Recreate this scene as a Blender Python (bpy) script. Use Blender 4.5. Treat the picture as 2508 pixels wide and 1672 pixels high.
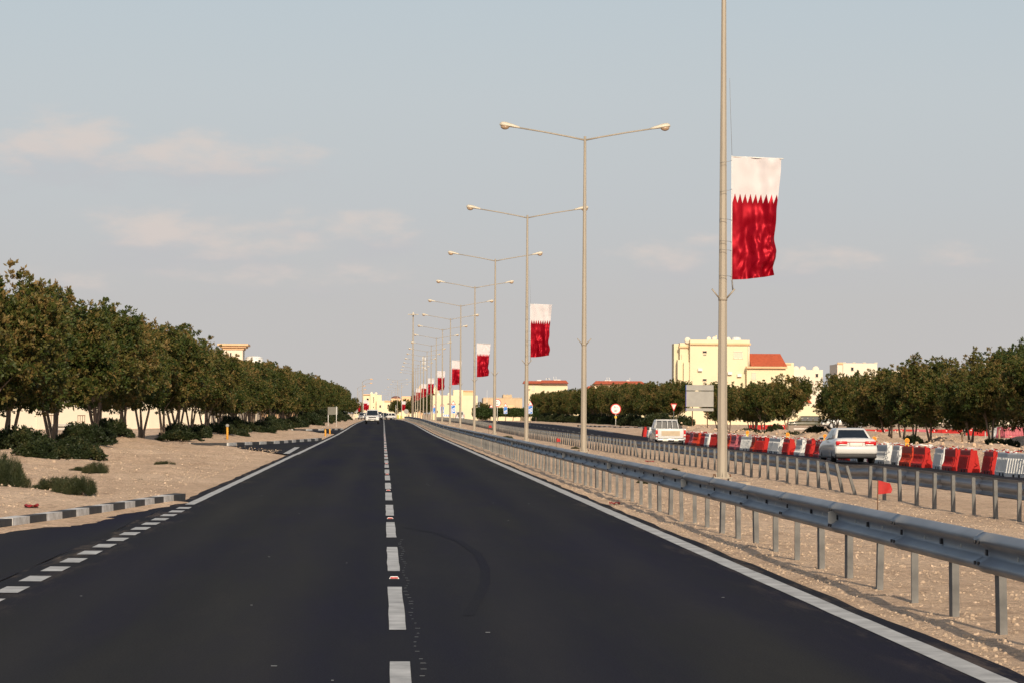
import bpy, bmesh, math, random
import numpy as np
from mathutils import Vector, Matrix, noise

for o in list(bpy.data.objects):
    bpy.data.objects.remove(o)
SC = bpy.context.scene
COL = SC.collection
R = math.radians

# ------------------------------------------------------------------ camera
F_PX, SRC_W = 7800.0, 2508.0           # focal length in photograph pixels
CAM_H, YAW, PITCH, ROLL = 1.65, 2.31, 1.293, 0.30
cam_d = bpy.data.cameras.new('camera')
cam = bpy.data.objects.new('camera', cam_d)
COL.objects.link(cam)
cam_d.sensor_width = 36.0
cam_d.lens = 36.0 * F_PX / SRC_W
cam_d.clip_start = 0.5
cam_d.clip_end = 12000.0
cam.matrix_world = (Matrix.Translation((0, 0, CAM_H)) @ Matrix.Rotation(R(-YAW), 4, 'Z')
                    @ Matrix.Rotation(R(90 + PITCH), 4, 'X') @ Matrix.Rotation(R(ROLL), 4, 'Z'))
SC.camera = cam

# ------------------------------------------------------------------ sky and sun
SUN_AZ, SUN_EL = 6.5, 25.0             # degrees right of straight behind the camera, height
world = bpy.data.worlds.new('World')
SC.world = world
world.use_nodes = True
wn, wl = world.node_tree.nodes, world.node_tree.links
wn.clear()
w_out = wn.new('ShaderNodeOutputWorld')
w_bg = wn.new('ShaderNodeBackground')
w_sky = wn.new('ShaderNodeTexSky')
w_sky.sky_type = 'NISHITA'
w_sky.sun_disc = False
w_sky.sun_elevation = R(SUN_EL)
w_sky.sun_rotation = R(180 - SUN_AZ)
w_sky.altitude = 0
w_sky.air_density = 1.0
w_sky.dust_density = 4.0
w_sky.ozone_density = 1.0
w_bg.inputs['Strength'].default_value = 0.1


def wmath(op, a, b=None, c=None):
    n = wn.new('ShaderNodeMath')
    n.operation = op
    for i, s in enumerate((a, b, c)):
        if s is None:
            continue
        if isinstance(s, (int, float)):
            n.inputs[i].default_value = s
        else:
            wl.new(s, n.inputs[i])
    return n.outputs[0]


# dusty air: a warm grey veil that thickens towards the horizon, plus thin clouds
w_tc = wn.new('ShaderNodeTexCoord')
w_sep = wn.new('ShaderNodeSeparateXYZ')
wl.new(w_tc.outputs['Generated'], w_sep.inputs[0])
dx, dy, dz = w_sep.outputs
veil = wn.new('ShaderNodeMapRange')
veil.interpolation_type = 'SMOOTHSTEP'
veil.inputs['From Min'].default_value = 0.0
veil.inputs['From Max'].default_value = 0.42
veil.inputs['To Min'].default_value = 0.98
veil.inputs['To Max'].default_value = 0.15
wl.new(dz, veil.inputs['Value'])
veil_ramp = wn.new('ShaderNodeValToRGB')
ve = veil_ramp.color_ramp.elements
VK = 10.0
ve[0].position = 0.0
ve[0].color = (0.555, 0.530, 0.515, 1)
ve[1].position = 0.40
ve[1].color = (0.45, 0.60, 0.78, 1)
for q, c in ((0.035, (0.555, 0.545, 0.540)), (0.065, (0.555, 0.580, 0.600)), (0.10, (0.570, 0.615, 0.645)), (0.14, (0.560, 0.632, 0.680))):
    e = ve.new(q)
    e.color = (*c, 1)
wl.new(dz, veil_ramp.inputs[0])
veil_scale = wn.new('ShaderNodeVectorMath')
veil_scale.operation = 'SCALE'
veil_scale.inputs['Scale'].default_value = VK
wl.new(veil_ramp.outputs[0], veil_scale.inputs[0])
w_mix = wn.new('ShaderNodeMix')
w_mix.data_type = 'RGBA'
wl.new(veil.outputs[0], w_mix.inputs['Factor'])
wl.new(w_sky.outputs[0], w_mix.inputs['A'])
wl.new(veil_scale.outputs[0], w_mix.inputs['B'])
# clouds: soft banks placed by their heading and height, broken up by noise
dyc = wmath('MAXIMUM', dy, 0.05)
cu = wmath('DIVIDE', dx, dyc)
cv = wmath('DIVIDE', dz, dyc)
w_vec = wn.new('ShaderNodeCombineXYZ')
wl.new(wmath('MULTIPLY', cu, 60.0), w_vec.inputs[0])
wl.new(wmath('MULTIPLY', cv, 150.0), w_vec.inputs[1])
w_noise = wn.new('ShaderNodeTexNoise')
w_noise.inputs['Scale'].default_value = 1.0
w_noise.inputs['Detail'].default_value = 7.0
w_noise.inputs['Roughness'].default_value = 0.55
wl.new(w_vec.outputs[0], w_noise.inputs['Vector'])
nz = w_noise.outputs[0]
banks = [(-0.100, 0.0850, 0.020, 0.0070, 1.0), (-0.060, 0.0810, 0.034, 0.0058, 0.9), (-0.125, 0.080, 0.018, 0.006, 0.7),
         (-0.071, 0.0575, 0.020, 0.0062, 1.0), (-0.048, 0.0535, 0.030, 0.0055, 0.75), (-0.027, 0.060, 0.010, 0.0035, 0.6),
         (-0.005, 0.0580, 0.014, 0.0048, 0.9), (0.088, 0.050, 0.015, 0.0048, 0.7), (0.138, 0.049, 0.016, 0.0045, 0.75),
         (0.180, 0.0505, 0.013, 0.0038, 0.65), (0.101, 0.055, 0.010, 0.0036, 0.55), (-0.03, 0.043, 0.05, 0.005, 0.45), (-0.11, 0.040, 0.03, 0.004, 0.5),
         (-0.35, 0.07, 0.08, 0.01, 0.8), (0.33, 0.06, 0.08, 0.008, 0.7), (0.6, 0.1, 0.1, 0.015, 0.7), (-0.7, 0.12, 0.12, 0.02, 0.8)]


def bank_mask(dv, grow):
    t_ = None
    for (u0, v0, su, sv, am) in banks:
        a = wmath('DIVIDE', wmath('SUBTRACT', cu, u0), su * grow)
        b = wmath('DIVIDE', wmath('SUBTRACT', cv, v0 - dv * sv), sv)
        r2 = wmath('ADD', wmath('MULTIPLY', a, a), wmath('MULTIPLY', b, b))
        g = wmath('MULTIPLY', wmath('POWER', 2.718, wmath('MULTIPLY', r2, -0.75)), am)
        t_ = g if t_ is None else wmath('MAXIMUM', t_, g)
    sh = wmath('SUBTRACT', wmath('ADD', t_, wmath('MULTIPLY', wmath('SUBTRACT', nz, 0.5), 2.0)), 0.12)
    sh = wmath('MULTIPLY', sh, wmath('MINIMUM', wmath('MULTIPLY', t_, 3.0), 1.0))
    m_ = wn.new('ShaderNodeMapRange')
    m_.interpolation_type = 'SMOOTHSTEP'
    m_.inputs['From Min'].default_value = 0.0
    m_.inputs['From Max'].default_value = 1.05
    wl.new(sh, m_.inputs['Value'])
    return m_.outputs[0]


under = bank_mask(1.15, 1.15)          # grey-violet undersides
w_un = wn.new('ShaderNodeMix')
w_un.data_type = 'RGBA'
wl.new(wmath('MULTIPLY', under, 0.34), w_un.inputs['Factor'])
wl.new(w_mix.outputs['Result'], w_un.inputs['A'])
w_un.inputs['B'].default_value = (0.515 * VK, 0.505 * VK, 0.540 * VK, 1)
lit = bank_mask(0.0, 1.0)              # sunlit cream tops
w_cl = wn.new('ShaderNodeMix')
w_cl.data_type = 'RGBA'
wl.new(wmath('MULTIPLY', lit, 0.68), w_cl.inputs['Factor'])
wl.new(w_un.outputs['Result'], w_cl.inputs['A'])
w_cl.inputs['B'].default_value = (0.72 * VK, 0.625 * VK, 0.57 * VK, 1)
wl.new(w_cl.outputs['Result'], w_bg.inputs['Color'])
wl.new(w_bg.outputs[0], w_out.inputs['Surface'])

sun_d = bpy.data.lights.new('sun', 'SUN')
sun_d.energy = 4.2
sun_d.angle = R(0.5)
sun_d.color = (1.0, 0.84, 0.64)
sun = bpy.data.objects.new('sun', sun_d)
COL.objects.link(sun)
sdir = Vector((math.sin(R(SUN_AZ)) * math.cos(R(SUN_EL)), -math.cos(R(SUN_AZ)) * math.cos(R(SUN_EL)), math.sin(R(SUN_EL))))
sun.rotation_euler = sdir.to_track_quat('Z', 'Y').to_euler()
sun.location = (20, -60, 40)

SC.view_settings.view_transform = 'Standard'
SC.view_settings.look = 'None'
SC.view_settings.exposure = 0.0
SC.view_settings.gamma = 1.0
SC.view_settings.use_curve_mapping = False
SC.cycles.max_bounces = 6
SC.cycles.transparent_max_bounces = 8
SC.cycles.use_denoising = True

# ------------------------------------------------------------------ helpers
ORD = ['first', 'second', 'third', 'fourth', 'fifth', 'sixth', 'seventh', 'eighth', 'ninth', 'tenth', 'eleventh', 'twelfth',
       'thirteenth', 'fourteenth', 'fifteenth', 'sixteenth', 'seventeenth', 'eighteenth', 'nineteenth', 'twentieth',
       'twenty-first', 'twenty-second', 'twenty-third', 'twenty-fourth', 'twenty-fifth', 'twenty-sixth', 'twenty-seventh',
       'twenty-eighth', 'twenty-ninth', 'thirtieth', 'thirty-first', 'thirty-second', 'thirty-third', 'thirty-fourth',
       'thirty-fifth', 'thirty-sixth', 'thirty-seventh', 'thirty-eighth', 'thirty-ninth', 'fortieth']


def lx(n, d):
    """sideways distance (m) of something that stands d metres down the road and n pixels across the photograph"""
    return d * math.tan(math.atan((n - 1254.0) / F_PX) + R(YAW))


def zz(n, py, d):
    """height (m) of a point d metres down the road"""
    hor = 1012.0 + (n - 939.0) * 0.0052
    return CAM_H - (py - hor) / F_PX * d


def sstep(a, b, t):
    t = min(1.0, max(0.0, (t - a) / (b - a)))
    return t * t * (3 - 2 * t)


def zp(y):
    """long profile of the road: level, a slight crest, then falling away"""
    return 0.30 * sstep(215, 430, y) - 0.42 * sstep(560, 900, y)


def wfar(y):
    return 1.0 - sstep(170, 430, y)


def zfar(x, y):
    """opposite carriageway: drops a little towards its outer edge"""
    t = min(1.0, max(0.0, (x - 10.4) / 11.8))
    return zp(y) - (0.10 + 0.31 * t) * wfar(y)


class MB:
    def __init__(self):
        self.v, self.f, self.m, self.s = [], [], [], []

    def face(self, idx, mi=0, sm=False):
        self.f.append(tuple(idx)); self.m.append(mi); self.s.append(sm)

    def poly(self, pts, mi=0, sm=False):
        b = len(self.v)
        self.v += [tuple(p) for p in pts]
        self.face(range(b, b + len(pts)), mi, sm)

    def box(self, c, s, mi=0, rz=0.0, top=(1.0, 1.0)):
        b = len(self.v)
        cs, sn = math.cos(rz), math.sin(rz)
        for k in (-1, 1):
            tx, ty = top if k > 0 else (1, 1)
            for (i, j) in ((-1, -1), (1, -1), (1, 1), (-1, 1)):
                x, y = i * s[0] / 2 * tx, j * s[1] / 2 * ty
                self.v.append((c[0] + x * cs - y * sn, c[1] + x * sn + y * cs, c[2] + k * s[2] / 2))
        for q in ((0, 3, 2, 1), (4, 5, 6, 7), (0, 1, 5, 4), (1, 2, 6, 5), (2, 3, 7, 6), (3, 0, 4, 7)):
            self.face([b + i for i in q], mi)

    def rbox(self, c, s, bev, mi=0, seg=2, sm=True):
        bm = bmesh.new()
        bmesh.ops.create_cube(bm, size=1.0)
        for v in bm.verts:
            v.co = Vector((v.co.x * s[0], v.co.y * s[1], v.co.z * s[2]))
        bmesh.ops.bevel(bm, geom=list(bm.edges), offset=bev, segments=seg, profile=0.6, affect='EDGES')
        b = len(self.v)
        bm.verts.index_update()
        self.v += [(v.co.x + c[0], v.co.y + c[1], v.co.z + c[2]) for v in bm.verts]
        for f in bm.faces:
            self.face([b + v.index for v in f.verts], mi, sm)
        bm.free()

    def tube(self, pts, rad, n=8, mi=0, sm=True, cap=True):
        pts = [Vector(p) for p in pts]
        if isinstance(rad, (int, float)):
            rad = [rad] * len(pts)
        b = len(self.v)
        for i, p in enumerate(pts):
            t = (pts[min(i + 1, len(pts) - 1)] - pts[max(i - 1, 0)]).normalized()
            a = Vector((1, 0, 0)) if abs(t.x) < 0.9 else Vector((0, 1, 0))
            u = (a - t * a.dot(t)).normalized()
            w = t.cross(u)
            for k in range(n):
                an = 2 * math.pi * (k + 0.5) / n
                self.v.append(tuple(p + (u * math.cos(an) + w * math.sin(an)) * rad[i]))
        for i in range(len(pts) - 1):
            for k in range(n):
                k2 = (k + 1) % n
                self.face((b + i * n + k, b + i * n + k2, b + (i + 1) * n + k2, b + (i + 1) * n + k), mi, sm)
        if cap:
            self.face([b + k for k in range(n)][::-1], mi)
            self.face([b + (len(pts) - 1) * n + k for k in range(n)], mi)

    def loft(self, rings, mi=0, sm=True, cap=True, closed=True):
        b, n = len(self.v), len(rings[0])
        for r in rings:
            self.v += [tuple(p) for p in r]
        for i in range(len(rings) - 1):
            for k in range(n if closed else n - 1):
                k2 = (k + 1) % n
                self.face((b + i * n + k, b + i * n + k2, b + (i + 1) * n + k2, b + (i + 1) * n + k), mi, sm)
        if cap and closed:
            self.face([b + k for k in range(n)][::-1], mi)
            self.face([b + (len(rings) - 1) * n + k for k in range(n)], mi)

    def ball(self, c, r, nu=12, nv=7, mi=0, vmin=-90, vmax=90, sm=True):
        rings = []
        for i in range(nv + 1):
            la = R(vmin + (vmax - vmin) * i / nv)
            cr = max(math.cos(la), 0.004)
            rings.append([(c[0] + r[0] * cr * math.cos(2 * math.pi * k / nu), c[1] + r[1] * cr * math.sin(2 * math.pi * k / nu),
                           c[2] + r[2] * math.sin(la)) for k in range(nu)])
        self.loft(rings, mi, sm)

    def mesh(self, name, mats):
        me = bpy.data.meshes.new(name)
        me.from_pydata(self.v, [], self.f)
        for m in (mats if isinstance(mats, (list, tuple)) else [mats]):
            me.materials.append(m)
        me.polygons.foreach_set('material_index', self.m)
        me.polygons.foreach_set('use_smooth', self.s)
        me.update()
        return me

    def build(self, name, mats, parent=None, loc=None, rot=None):
        return place(name, self.mesh(name, mats), parent, loc, rot)


def place(name, me, parent=None, loc=None, rot=None, scale=None):
    o = bpy.data.objects.new(name, me)
    COL.objects.link(o)
    if parent is not None:
        o.parent = parent
    if loc is not None:
        o.location = loc
    if rot is not None:
        o.rotation_euler = rot
    if scale is not None:
        o.scale = scale
    return o


def tag(o, label=None, cat=None, group=None, kind=None):
    if label:
        o['label'] = label
    if cat:
        o['category'] = cat
    if group:
        o['group'] = group
    if kind:
        o['kind'] = kind
    return o


def thing(name, label, cat, loc=(0, 0, 0), rz=0.0, group=None):
    o = place(name, None, None, loc, (0, 0, rz))
    o.empty_display_size = 0.3
    return tag(o, label, cat, group)


def copy_tree(o, parent=None):
    c = o.copy()
    COL.objects.link(c)
    c.parent = parent
    for ch in list(o.children):
        copy_tree(ch, c)
    return c


# ------------------------------------------------------------------ materials
def new_mat(name):
    m = bpy.data.materials.new(name)
    m.use_nodes = True
    return m, m.node_tree.nodes, m.node_tree.links, m.node_tree.nodes['Principled BSDF']


def mat(name, c1, c2=None, scale=3.0, rough=0.6, metal=0.0, bump=0.0, bscale=None, spec=0.5, stretch=None, detail=5.0, coat=0.0):
    m, n, l, p = new_mat(name)
    c2 = c2 or tuple(min(1, x * 0.82) for x in c1)
    tc = n.new('ShaderNodeTexCoord')
    src = tc.outputs['Object']
    if stretch:
        mp = n.new('ShaderNodeMapping')
        mp.inputs['Scale'].default_value = stretch
        l.new(src, mp.inputs[0])
        src = mp.outputs[0]
    nt = n.new('ShaderNodeTexNoise')
    nt.inputs['Scale'].default_value = scale
    nt.inputs['Detail'].default_value = detail
    nt.inputs['Roughness'].default_value = 0.6
    l.new(src, nt.inputs['Vector'])
    rp = n.new('ShaderNodeValToRGB')
    rp.color_ramp.elements[0].position = 0.3
    rp.color_ramp.elements[1].position = 0.7
    rp.color_ramp.elements[0].color = (*c2, 1)
    rp.color_ramp.elements[1].color = (*c1, 1)
    l.new(nt.outputs[0], rp.inputs[0])
    l.new(rp.outputs[0], p.inputs['Base Color'])
    p.inputs['Roughness'].default_value = rough
    p.inputs['Metallic'].default_value = metal
    p.inputs['Specular IOR Level'].default_value = spec
    p.inputs['Coat Weight'].default_value = coat
    p.inputs['Coat Roughness'].default_value = 0.06
    if bump:
        bn = n.new('ShaderNodeTexNoise')
        bn.inputs['Scale'].default_value = bscale or scale * 4
        bn.inputs['Detail'].default_value = 4
        l.new(src, bn.inputs['Vector'])
        bp = n.new('ShaderNodeBump')
        bp.inputs['Strength'].default_value = bump
        bp.inputs['Distance'].default_value = 0.02
        l.new(bn.outputs[0], bp.inputs['Height'])
        l.new(bp.outputs[0], p.inputs['Normal'])
    return m


def glass_mat(name, c=(0.015, 0.02, 0.025)):
    return mat(name, c, tuple(x * 0.6 for x in c), 2.0, 0.06, spec=0.7)


def noise_col(n, l, src, scale, stops, detail=5.0, rough=0.6):
    nt = n.new('ShaderNodeTexNoise')
    nt.inputs['Scale'].default_value = scale
    nt.inputs['Detail'].default_value = detail
    nt.inputs['Roughness'].default_value = rough
    l.new(src, nt.inputs['Vector'])
    rp = n.new('ShaderNodeValToRGB')
    el = rp.color_ramp.elements
    el[0].position, el[0].color = stops[0][0], (*stops[0][1], 1)
    el[1].position, el[1].color = stops[-1][0], (*stops[-1][1], 1)
    for p, c in stops[1:-1]:
        e = el.new(p)
        e.color = (*c, 1)
    l.new(nt.outputs[0], rp.inputs[0])
    return nt, rp


def mixc(n, l, fac, a, b, mode='MIX'):
    x = n.new('ShaderNodeMix')
    x.data_type = 'RGBA'
    x.blend_type = mode
    for s, v in (('Factor', fac), ('A', a), ('B', b)):
        if isinstance(v, (int, float)):
            x.inputs[s].default_value = v
        elif isinstance(v, tuple):
            x.inputs[s].default_value = (*v, 1)
        else:
            l.new(v, x.inputs[s])
    return x.outputs['Result']


def sand_mat():
    m, n, l, p = new_mat('sand_and_gravel')
    tc = n.new('ShaderNodeTexCoord')
    src = tc.outputs['Object']
    _, big = noise_col(n, l, src, 0.12, [(0.28, (0.62, 0.465, 0.330)), (0.5, (0.74, 0.568, 0.410)), (0.72, (0.84, 0.66, 0.485))])
    _, mid = noise_col(n, l, src, 1.7, [(0.28, (0.52, 0.49, 0.48)), (0.45, (0.90, 0.88, 0.87)), (0.58, (1.0, 0.99, 0.98)), (0.75, (1.2, 1.17, 1.12))], 10, 0.82)
    c = mixc(n, l, 1.0, big.outputs[0], mid.outputs[0], 'MULTIPLY')
    vo = n.new('ShaderNodeTexVoronoi')
    vo.inputs['Scale'].default_value = 17.0
    l.new(src, vo.inputs['Vector'])
    vr = n.new('ShaderNodeValToRGB')
    vr.color_ramp.elements[0].color = (0.55, 0.5, 0.47, 1)
    vr.color_ramp.elements[1].color = (1.18, 1.13, 1.08, 1)
    l.new(vo.outputs['Color'], vr.inputs[0])
    c = mixc(n, l, 0.75, c, vr.outputs[0], 'MULTIPLY')
    _, fine = noise_col(n, l, src, 38.0, [(0.3, (0.55, 0.52, 0.5)), (0.5, (1, 1, 1)), (0.75, (1.25, 1.22, 1.18))], 3, 0.7)
    c = mixc(n, l, 0.8, c, fine.outputs[0], 'MULTIPLY')
    mp3 = n.new('ShaderNodeMapping')
    mp3.inputs['Scale'].default_value = (1.0, 0.13, 1.0)
    l.new(src, mp3.inputs[0])
    _, track = noise_col(n, l, mp3.outputs[0], 2.6, [(0.30, (0.66, 0.62, 0.60)), (0.45, (0.95, 0.94, 0.93)), (0.60, (1.02, 1.02, 1.02)), (0.74, (1.22, 1.2, 1.16))], 8, 0.75)
    c = mixc(n, l, 0.85, c, track.outputs[0], 'MULTIPLY')
    l.new(c, p.inputs['Base Color'])
    p.inputs['Roughness'].default_value = 0.95
    p.inputs['Specular IOR Level'].default_value = 0.15
    bn, _ = noise_col(n, l, src, 5.0, [(0, (0, 0, 0)), (1, (1, 1, 1))], 9, 0.75)
    b1 = n.new('ShaderNodeBump')
    b1.inputs['Strength'].default_value = 0.7
    b1.inputs['Distance'].default_value = 0.09
    l.new(bn.outputs[0], b1.inputs['Height'])
    b2 = n.new('ShaderNodeBump')
    b2.inputs['Strength'].default_value = 0.4
    b2.inputs['Distance'].default_value = 0.03
    l.new(vo.outputs['Distance'], b2.inputs['Height'])
    l.new(b1.outputs[0], b2.inputs['Normal'])
    l.new(b2.outputs[0], p.inputs['Normal'])
    return m


def asphalt_mat(name, base=0.026, brown=0.0, tracks=False):
    m, n, l, p = new_mat(name)
    tc = n.new('ShaderNodeTexCoord')
    src = tc.outputs['Object']
    mp = n.new('ShaderNodeMapping')
    mp.inputs['Scale'].default_value = (1.0, 0.022, 1.0)
    l.new(src, mp.inputs[0])
    b = base
    _, lane = noise_col(n, l, mp.outputs[0], 0.62, [(0.30, (b * 0.74, b * 0.70, b * 1.02)), (0.46, (b * .92, b * 0.90, b * 1.06)), (0.58, (b * 1.08, b * 1.05, b * 1.02)),
                                                    (0.74, (b * (1.32 + brown), b * 1.28, b * 1.22))], 3, 0.5)
    _, grain = noise_col(n, l, src, 55.0, [(0.3, (0.62, 0.62, 0.62)), (0.5, (1, 1, 1)), (0.68, (1.25, 1.25, 1.25)), (0.80, (3.2, 3.1, 3.0))], 3, 0.7)
    c = mixc(n, l, 1.0, lane.outputs[0], grain.outputs[0], 'MULTIPLY')
    mp2 = n.new('ShaderNodeMapping')
    mp2.inputs['Scale'].default_value = (1.0, 0.10, 1.0)
    l.new(src, mp2.inputs[0])
    _, blot = noise_col(n, l, mp2.outputs[0], 0.42, [(0.36, (0.80, 0.76, 1.16)), (0.52, (1.0, 1.0, 1.02)), (0.66, (1.24, 1.22, 1.12))], 7, 0.62)
    c = mixc(n, l, 1.0, c, blot.outputs[0], 'MULTIPLY')
    if tracks:
        sx3 = n.new('ShaderNodeSeparateXYZ')
        l.new(src, sx3.inputs[0])

        def mm(op, a, b_=None):
            q = n.new('ShaderNodeMath')
            q.operation = op
            for i_, v_ in enumerate((a, b_)):
                if v_ is None:
                    continue
                if isinstance(v_, (int, float)):
                    q.inputs[i_].default_value = v_
                else:
                    l.new(v_, q.inputs[i_])
            return q.outputs[0]
        wear = None
        for x0 in (-2.5, -0.9, 1.15, 2.75):          # polished wheel tracks
            e_ = mm('DIVIDE', mm('SUBTRACT', sx3.outputs[0], x0), 0.34)
            g_ = mm('POWER', 2.718, mm('MULTIPLY', mm('MULTIPLY', e_, e_), -1.0))
            wear = g_ if wear is None else mm('ADD', wear, g_)
        wn_ = n.new('ShaderNodeTexNoise')
        wn_.inputs['Scale'].default_value = 1.6
        wn_.inputs['Detail'].default_value = 6
        l.new(mp2.outputs[0], wn_.inputs['Vector'])
        c = mixc(n, l, mm('MULTIPLY', wear, mm('MULTIPLY', wn_.outputs[0], 0.55)), c, (base * 1.75, base * 1.66, base * 1.55))
        # sand blown in along both edges
        ed = mm('SUBTRACT', mm('ABSOLUTE', mm('SUBTRACT', sx3.outputs[0], 0.2)), 3.15)
        ed = mm('MINIMUM', mm('MAXIMUM', mm('MULTIPLY', ed, 1.3), 0.0), 1.0)
        dn = n.new('ShaderNodeTexNoise')
        dn.inputs['Scale'].default_value = 3.0
        dn.inputs['Detail'].default_value = 9
        dn.inputs['Roughness'].default_value = 0.75
        l.new(mp2.outputs[0], dn.inputs['Vector'])
        du = mm('MAXIMUM', mm('MULTIPLY', mm('SUBTRACT', dn.outputs[0], 0.50), 1.6), 0.0)
        c = mixc(n, l, mm('MULTIPLY', du, mm('ADD', mm('MULTIPLY', ed, 0.9), 0.03)), c, (0.45, 0.34, 0.24))
    l.new(c, p.inputs['Base Color'])
    p.inputs['Roughness'].default_value = 0.85
    p.inputs['Specular IOR Level'].default_value = 0.05
    bn = n.new('ShaderNodeTexNoise')
    bn.inputs['Scale'].default_value = 60.0
    bn.inputs['Detail'].default_value = 3
    l.new(src, bn.inputs['Vector'])
    bp = n.new('ShaderNodeBump')
    bp.inputs['Strength'].default_value = 0.35
    bp.inputs['Distance'].default_value = 0.01
    l.new(bn.outputs[0], bp.inputs['Height'])
    l.new(bp.outputs[0], p.inputs['Normal'])
    return m


def leaf_mat(name, stops, transl=0.22):
    m, n, l, p = new_mat(name)
    at = n.new('ShaderNodeAttribute')
    at.attribute_name = 'tint'
    oi = n.new('ShaderNodeObjectInfo')
    ad = n.new('ShaderNodeMath')
    ad.operation = 'MULTIPLY_ADD'
    l.new(oi.outputs['Random'], ad.inputs[0])
    ad.inputs[1].default_value = 0.16
    l.new(at.outputs['Fac'], ad.inputs[2])
    rp = n.new('ShaderNodeValToRGB')
    el = rp.color_ramp.elements
    el[0].position, el[0].color = stops[0][0], (*stops[0][1], 1)
    el[1].position, el[1].color = stops[-1][0], (*stops[-1][1], 1)
    for q, c in stops[1:-1]:
        e = el.new(q)
        e.color = (*c, 1)
    l.new(ad.outputs[0], rp.inputs[0])
    l.new(rp.outputs[0], p.inputs['Base Color'])
    p.inputs['Roughness'].default_value = 0.55
    p.inputs['Specular IOR Level'].default_value = 0.3
    tr = n.new('ShaderNodeBsdfTranslucent')
    l.new(rp.outputs[0], tr.inputs['Color'])
    mx = n.new('ShaderNodeMixShader')
    mx.inputs[0].default_value = transl
    l.new(p.outputs[0], mx.inputs[1])
    l.new(tr.outputs[0], mx.inputs[2])
    l.new(mx.outputs[0], n['Material Output'].inputs['Surface'])
    return m


def flag_mat():
    """white and crimson satin with a nine-point serrated border across the cloth"""
    m, n, l, p = new_mat('flag_satin')
    uv = n.new('ShaderNodeUVMap')
    uv.uv_map = 'UVMap'
    sp = n.new('ShaderNodeSeparateXYZ')
    l.new(uv.outputs[0], sp.inputs[0])

    def mm(op, a, b=None):
        q = n.new('ShaderNodeMath')
        q.operation = op
        for i, s in enumerate((a, b)):
            if s is None:
                continue
            if isinstance(s, (int, float)):
                q.inputs[i].default_value = s
            else:
                l.new(s, q.inputs[i])
        return q.outputs[0]
    saw = mm('PINGPONG', mm('MULTIPLY', sp.outputs[0], 17.6), 1.0)
    edge = mm('ADD', mm('MULTIPLY', saw, -0.078), 0.375)        # distance from the top where the red starts
    white = mm('LESS_THAN', sp.outputs[1], edge)
    c = mixc(n, l, white, (0.27, 0.0015, 0.010), (0.62, 0.575, 0.585))
    l.new(c, p.inputs['Base Color'])
    p.inputs['Roughness'].default_value = 0.42
    p.inputs['Specular IOR Level'].default_value = 0.15
    inv = mm('SUBTRACT', 1.0, white)
    l.new(mm('MULTIPLY', inv, 0.40), p.inputs['Metallic'])
    wv = n.new('ShaderNodeTexNoise')
    wv.inputs['Scale'].default_value = 9.0
    wv.inputs['Detail'].default_value = 3
    mp = n.new('ShaderNodeMapping')
    mp.inputs['Scale'].default_value = (1.0, 0.5, 1)
    mp.inputs['Rotation'].default_value = (0, 0, 0.5)
    l.new(uv.outputs[0], mp.inputs[0])
    l.new(mp.outputs[0], wv.inputs['Vector'])
    bp = n.new('ShaderNodeBump')
    bp.inputs['Strength'].default_value = 0.12
    bp.inputs['Distance'].default_value = 0.04
    l.new(wv.outputs[0], bp.inputs['Height'])
    l.new(bp.outputs[0], p.inputs['Normal'])
    tr = n.new('ShaderNodeBsdfTranslucent')
    l.new(c, tr.inputs['Color'])
    mx = n.new('ShaderNodeMixShader')
    mx.inputs[0].default_value = 0.12
    l.new(p.outputs[0], mx.inputs[1])
    l.new(tr.outputs[0], mx.inputs[2])
    l.new(mx.outputs[0], n['Material Output'].inputs['Surface'])
    return m


M = {}
M['sand'] = sand_mat()
M['asphalt'] = asphalt_mat('asphalt', 0.0215, 0.0, True)
M['asphalt_old'] = asphalt_mat('asphalt_old', 0.024, 0.1)
M['tyre_mark'] = asphalt_mat('tyre_mark', 0.0202)
M['paint'] = mat('road_paint', (0.56, 0.56, 0.545), (0.27, 0.27, 0.265), 2.6, 0.8, bump=0.3, bscale=40, detail=10)
M['galv'] = mat('galvanised_steel', (0.265, 0.28, 0.30), (0.175, 0.188, 0.205), 2.5, 0.5, metal=0.22, stretch=(1, 0.35, 1.5))
M['galv_dull'] = mat('galvanised_steel_post', (0.175, 0.172, 0.165), (0.10, 0.10, 0.098), 6.0, 0.65, metal=0.2)
M['bolt'] = mat('dark_bolt', (0.03, 0.03, 0.035), None, 5, 0.6)
M['reflector'] = mat('reflector_face', (0.62, 0.60, 0.54), None, 8, 0.5)
M['pole'] = mat('lamp_post_paint', (0.35, 0.302, 0.236), (0.29, 0.25, 0.197), 1.4, 0.55, stretch=(3, 3, 0.4), bump=0.05)
M['lamp_shell'] = mat('lamp_shell', (0.62, 0.56, 0.45), None, 5, 0.5)
M['lamp_bowl'] = mat('lamp_bowl', (0.42, 0.30, 0.20), (0.32, 0.22, 0.15), 5, 0.25)
M['concrete'] = mat('concrete', (0.40, 0.33, 0.25), (0.26, 0.21, 0.165), 3, 0.9, bump=0.4)
M['flag'] = flag_mat()
M['wire'] = mat('wire', (0.20, 0.19, 0.18), None, 4, 0.6)
M['rust'] = mat('rust', (0.16, 0.075, 0.035), (0.08, 0.04, 0.02), 6, 0.9)
M['kerb_black'] = mat('kerb_black_paint', (0.022, 0.022, 0.026), (0.05, 0.047, 0.044), 5, 0.75, bump=0.4)
M['kerb_white'] = mat('kerb_white_paint', (0.72, 0.71, 0.69), (0.36, 0.34, 0.31), 7, 0.8, bump=0.4, detail=9)
LS = [(0.0, (0.023, 0.043, 0.008)), (0.30, (0.047, 0.065, 0.012)), (0.50, (0.084, 0.087, 0.019)), (0.72, (0.145, 0.110, 0.032)), (1.0, (0.22, 0.146, 0.050))]
M['leaf'] = leaf_mat('tree_leaves', LS)
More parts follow.
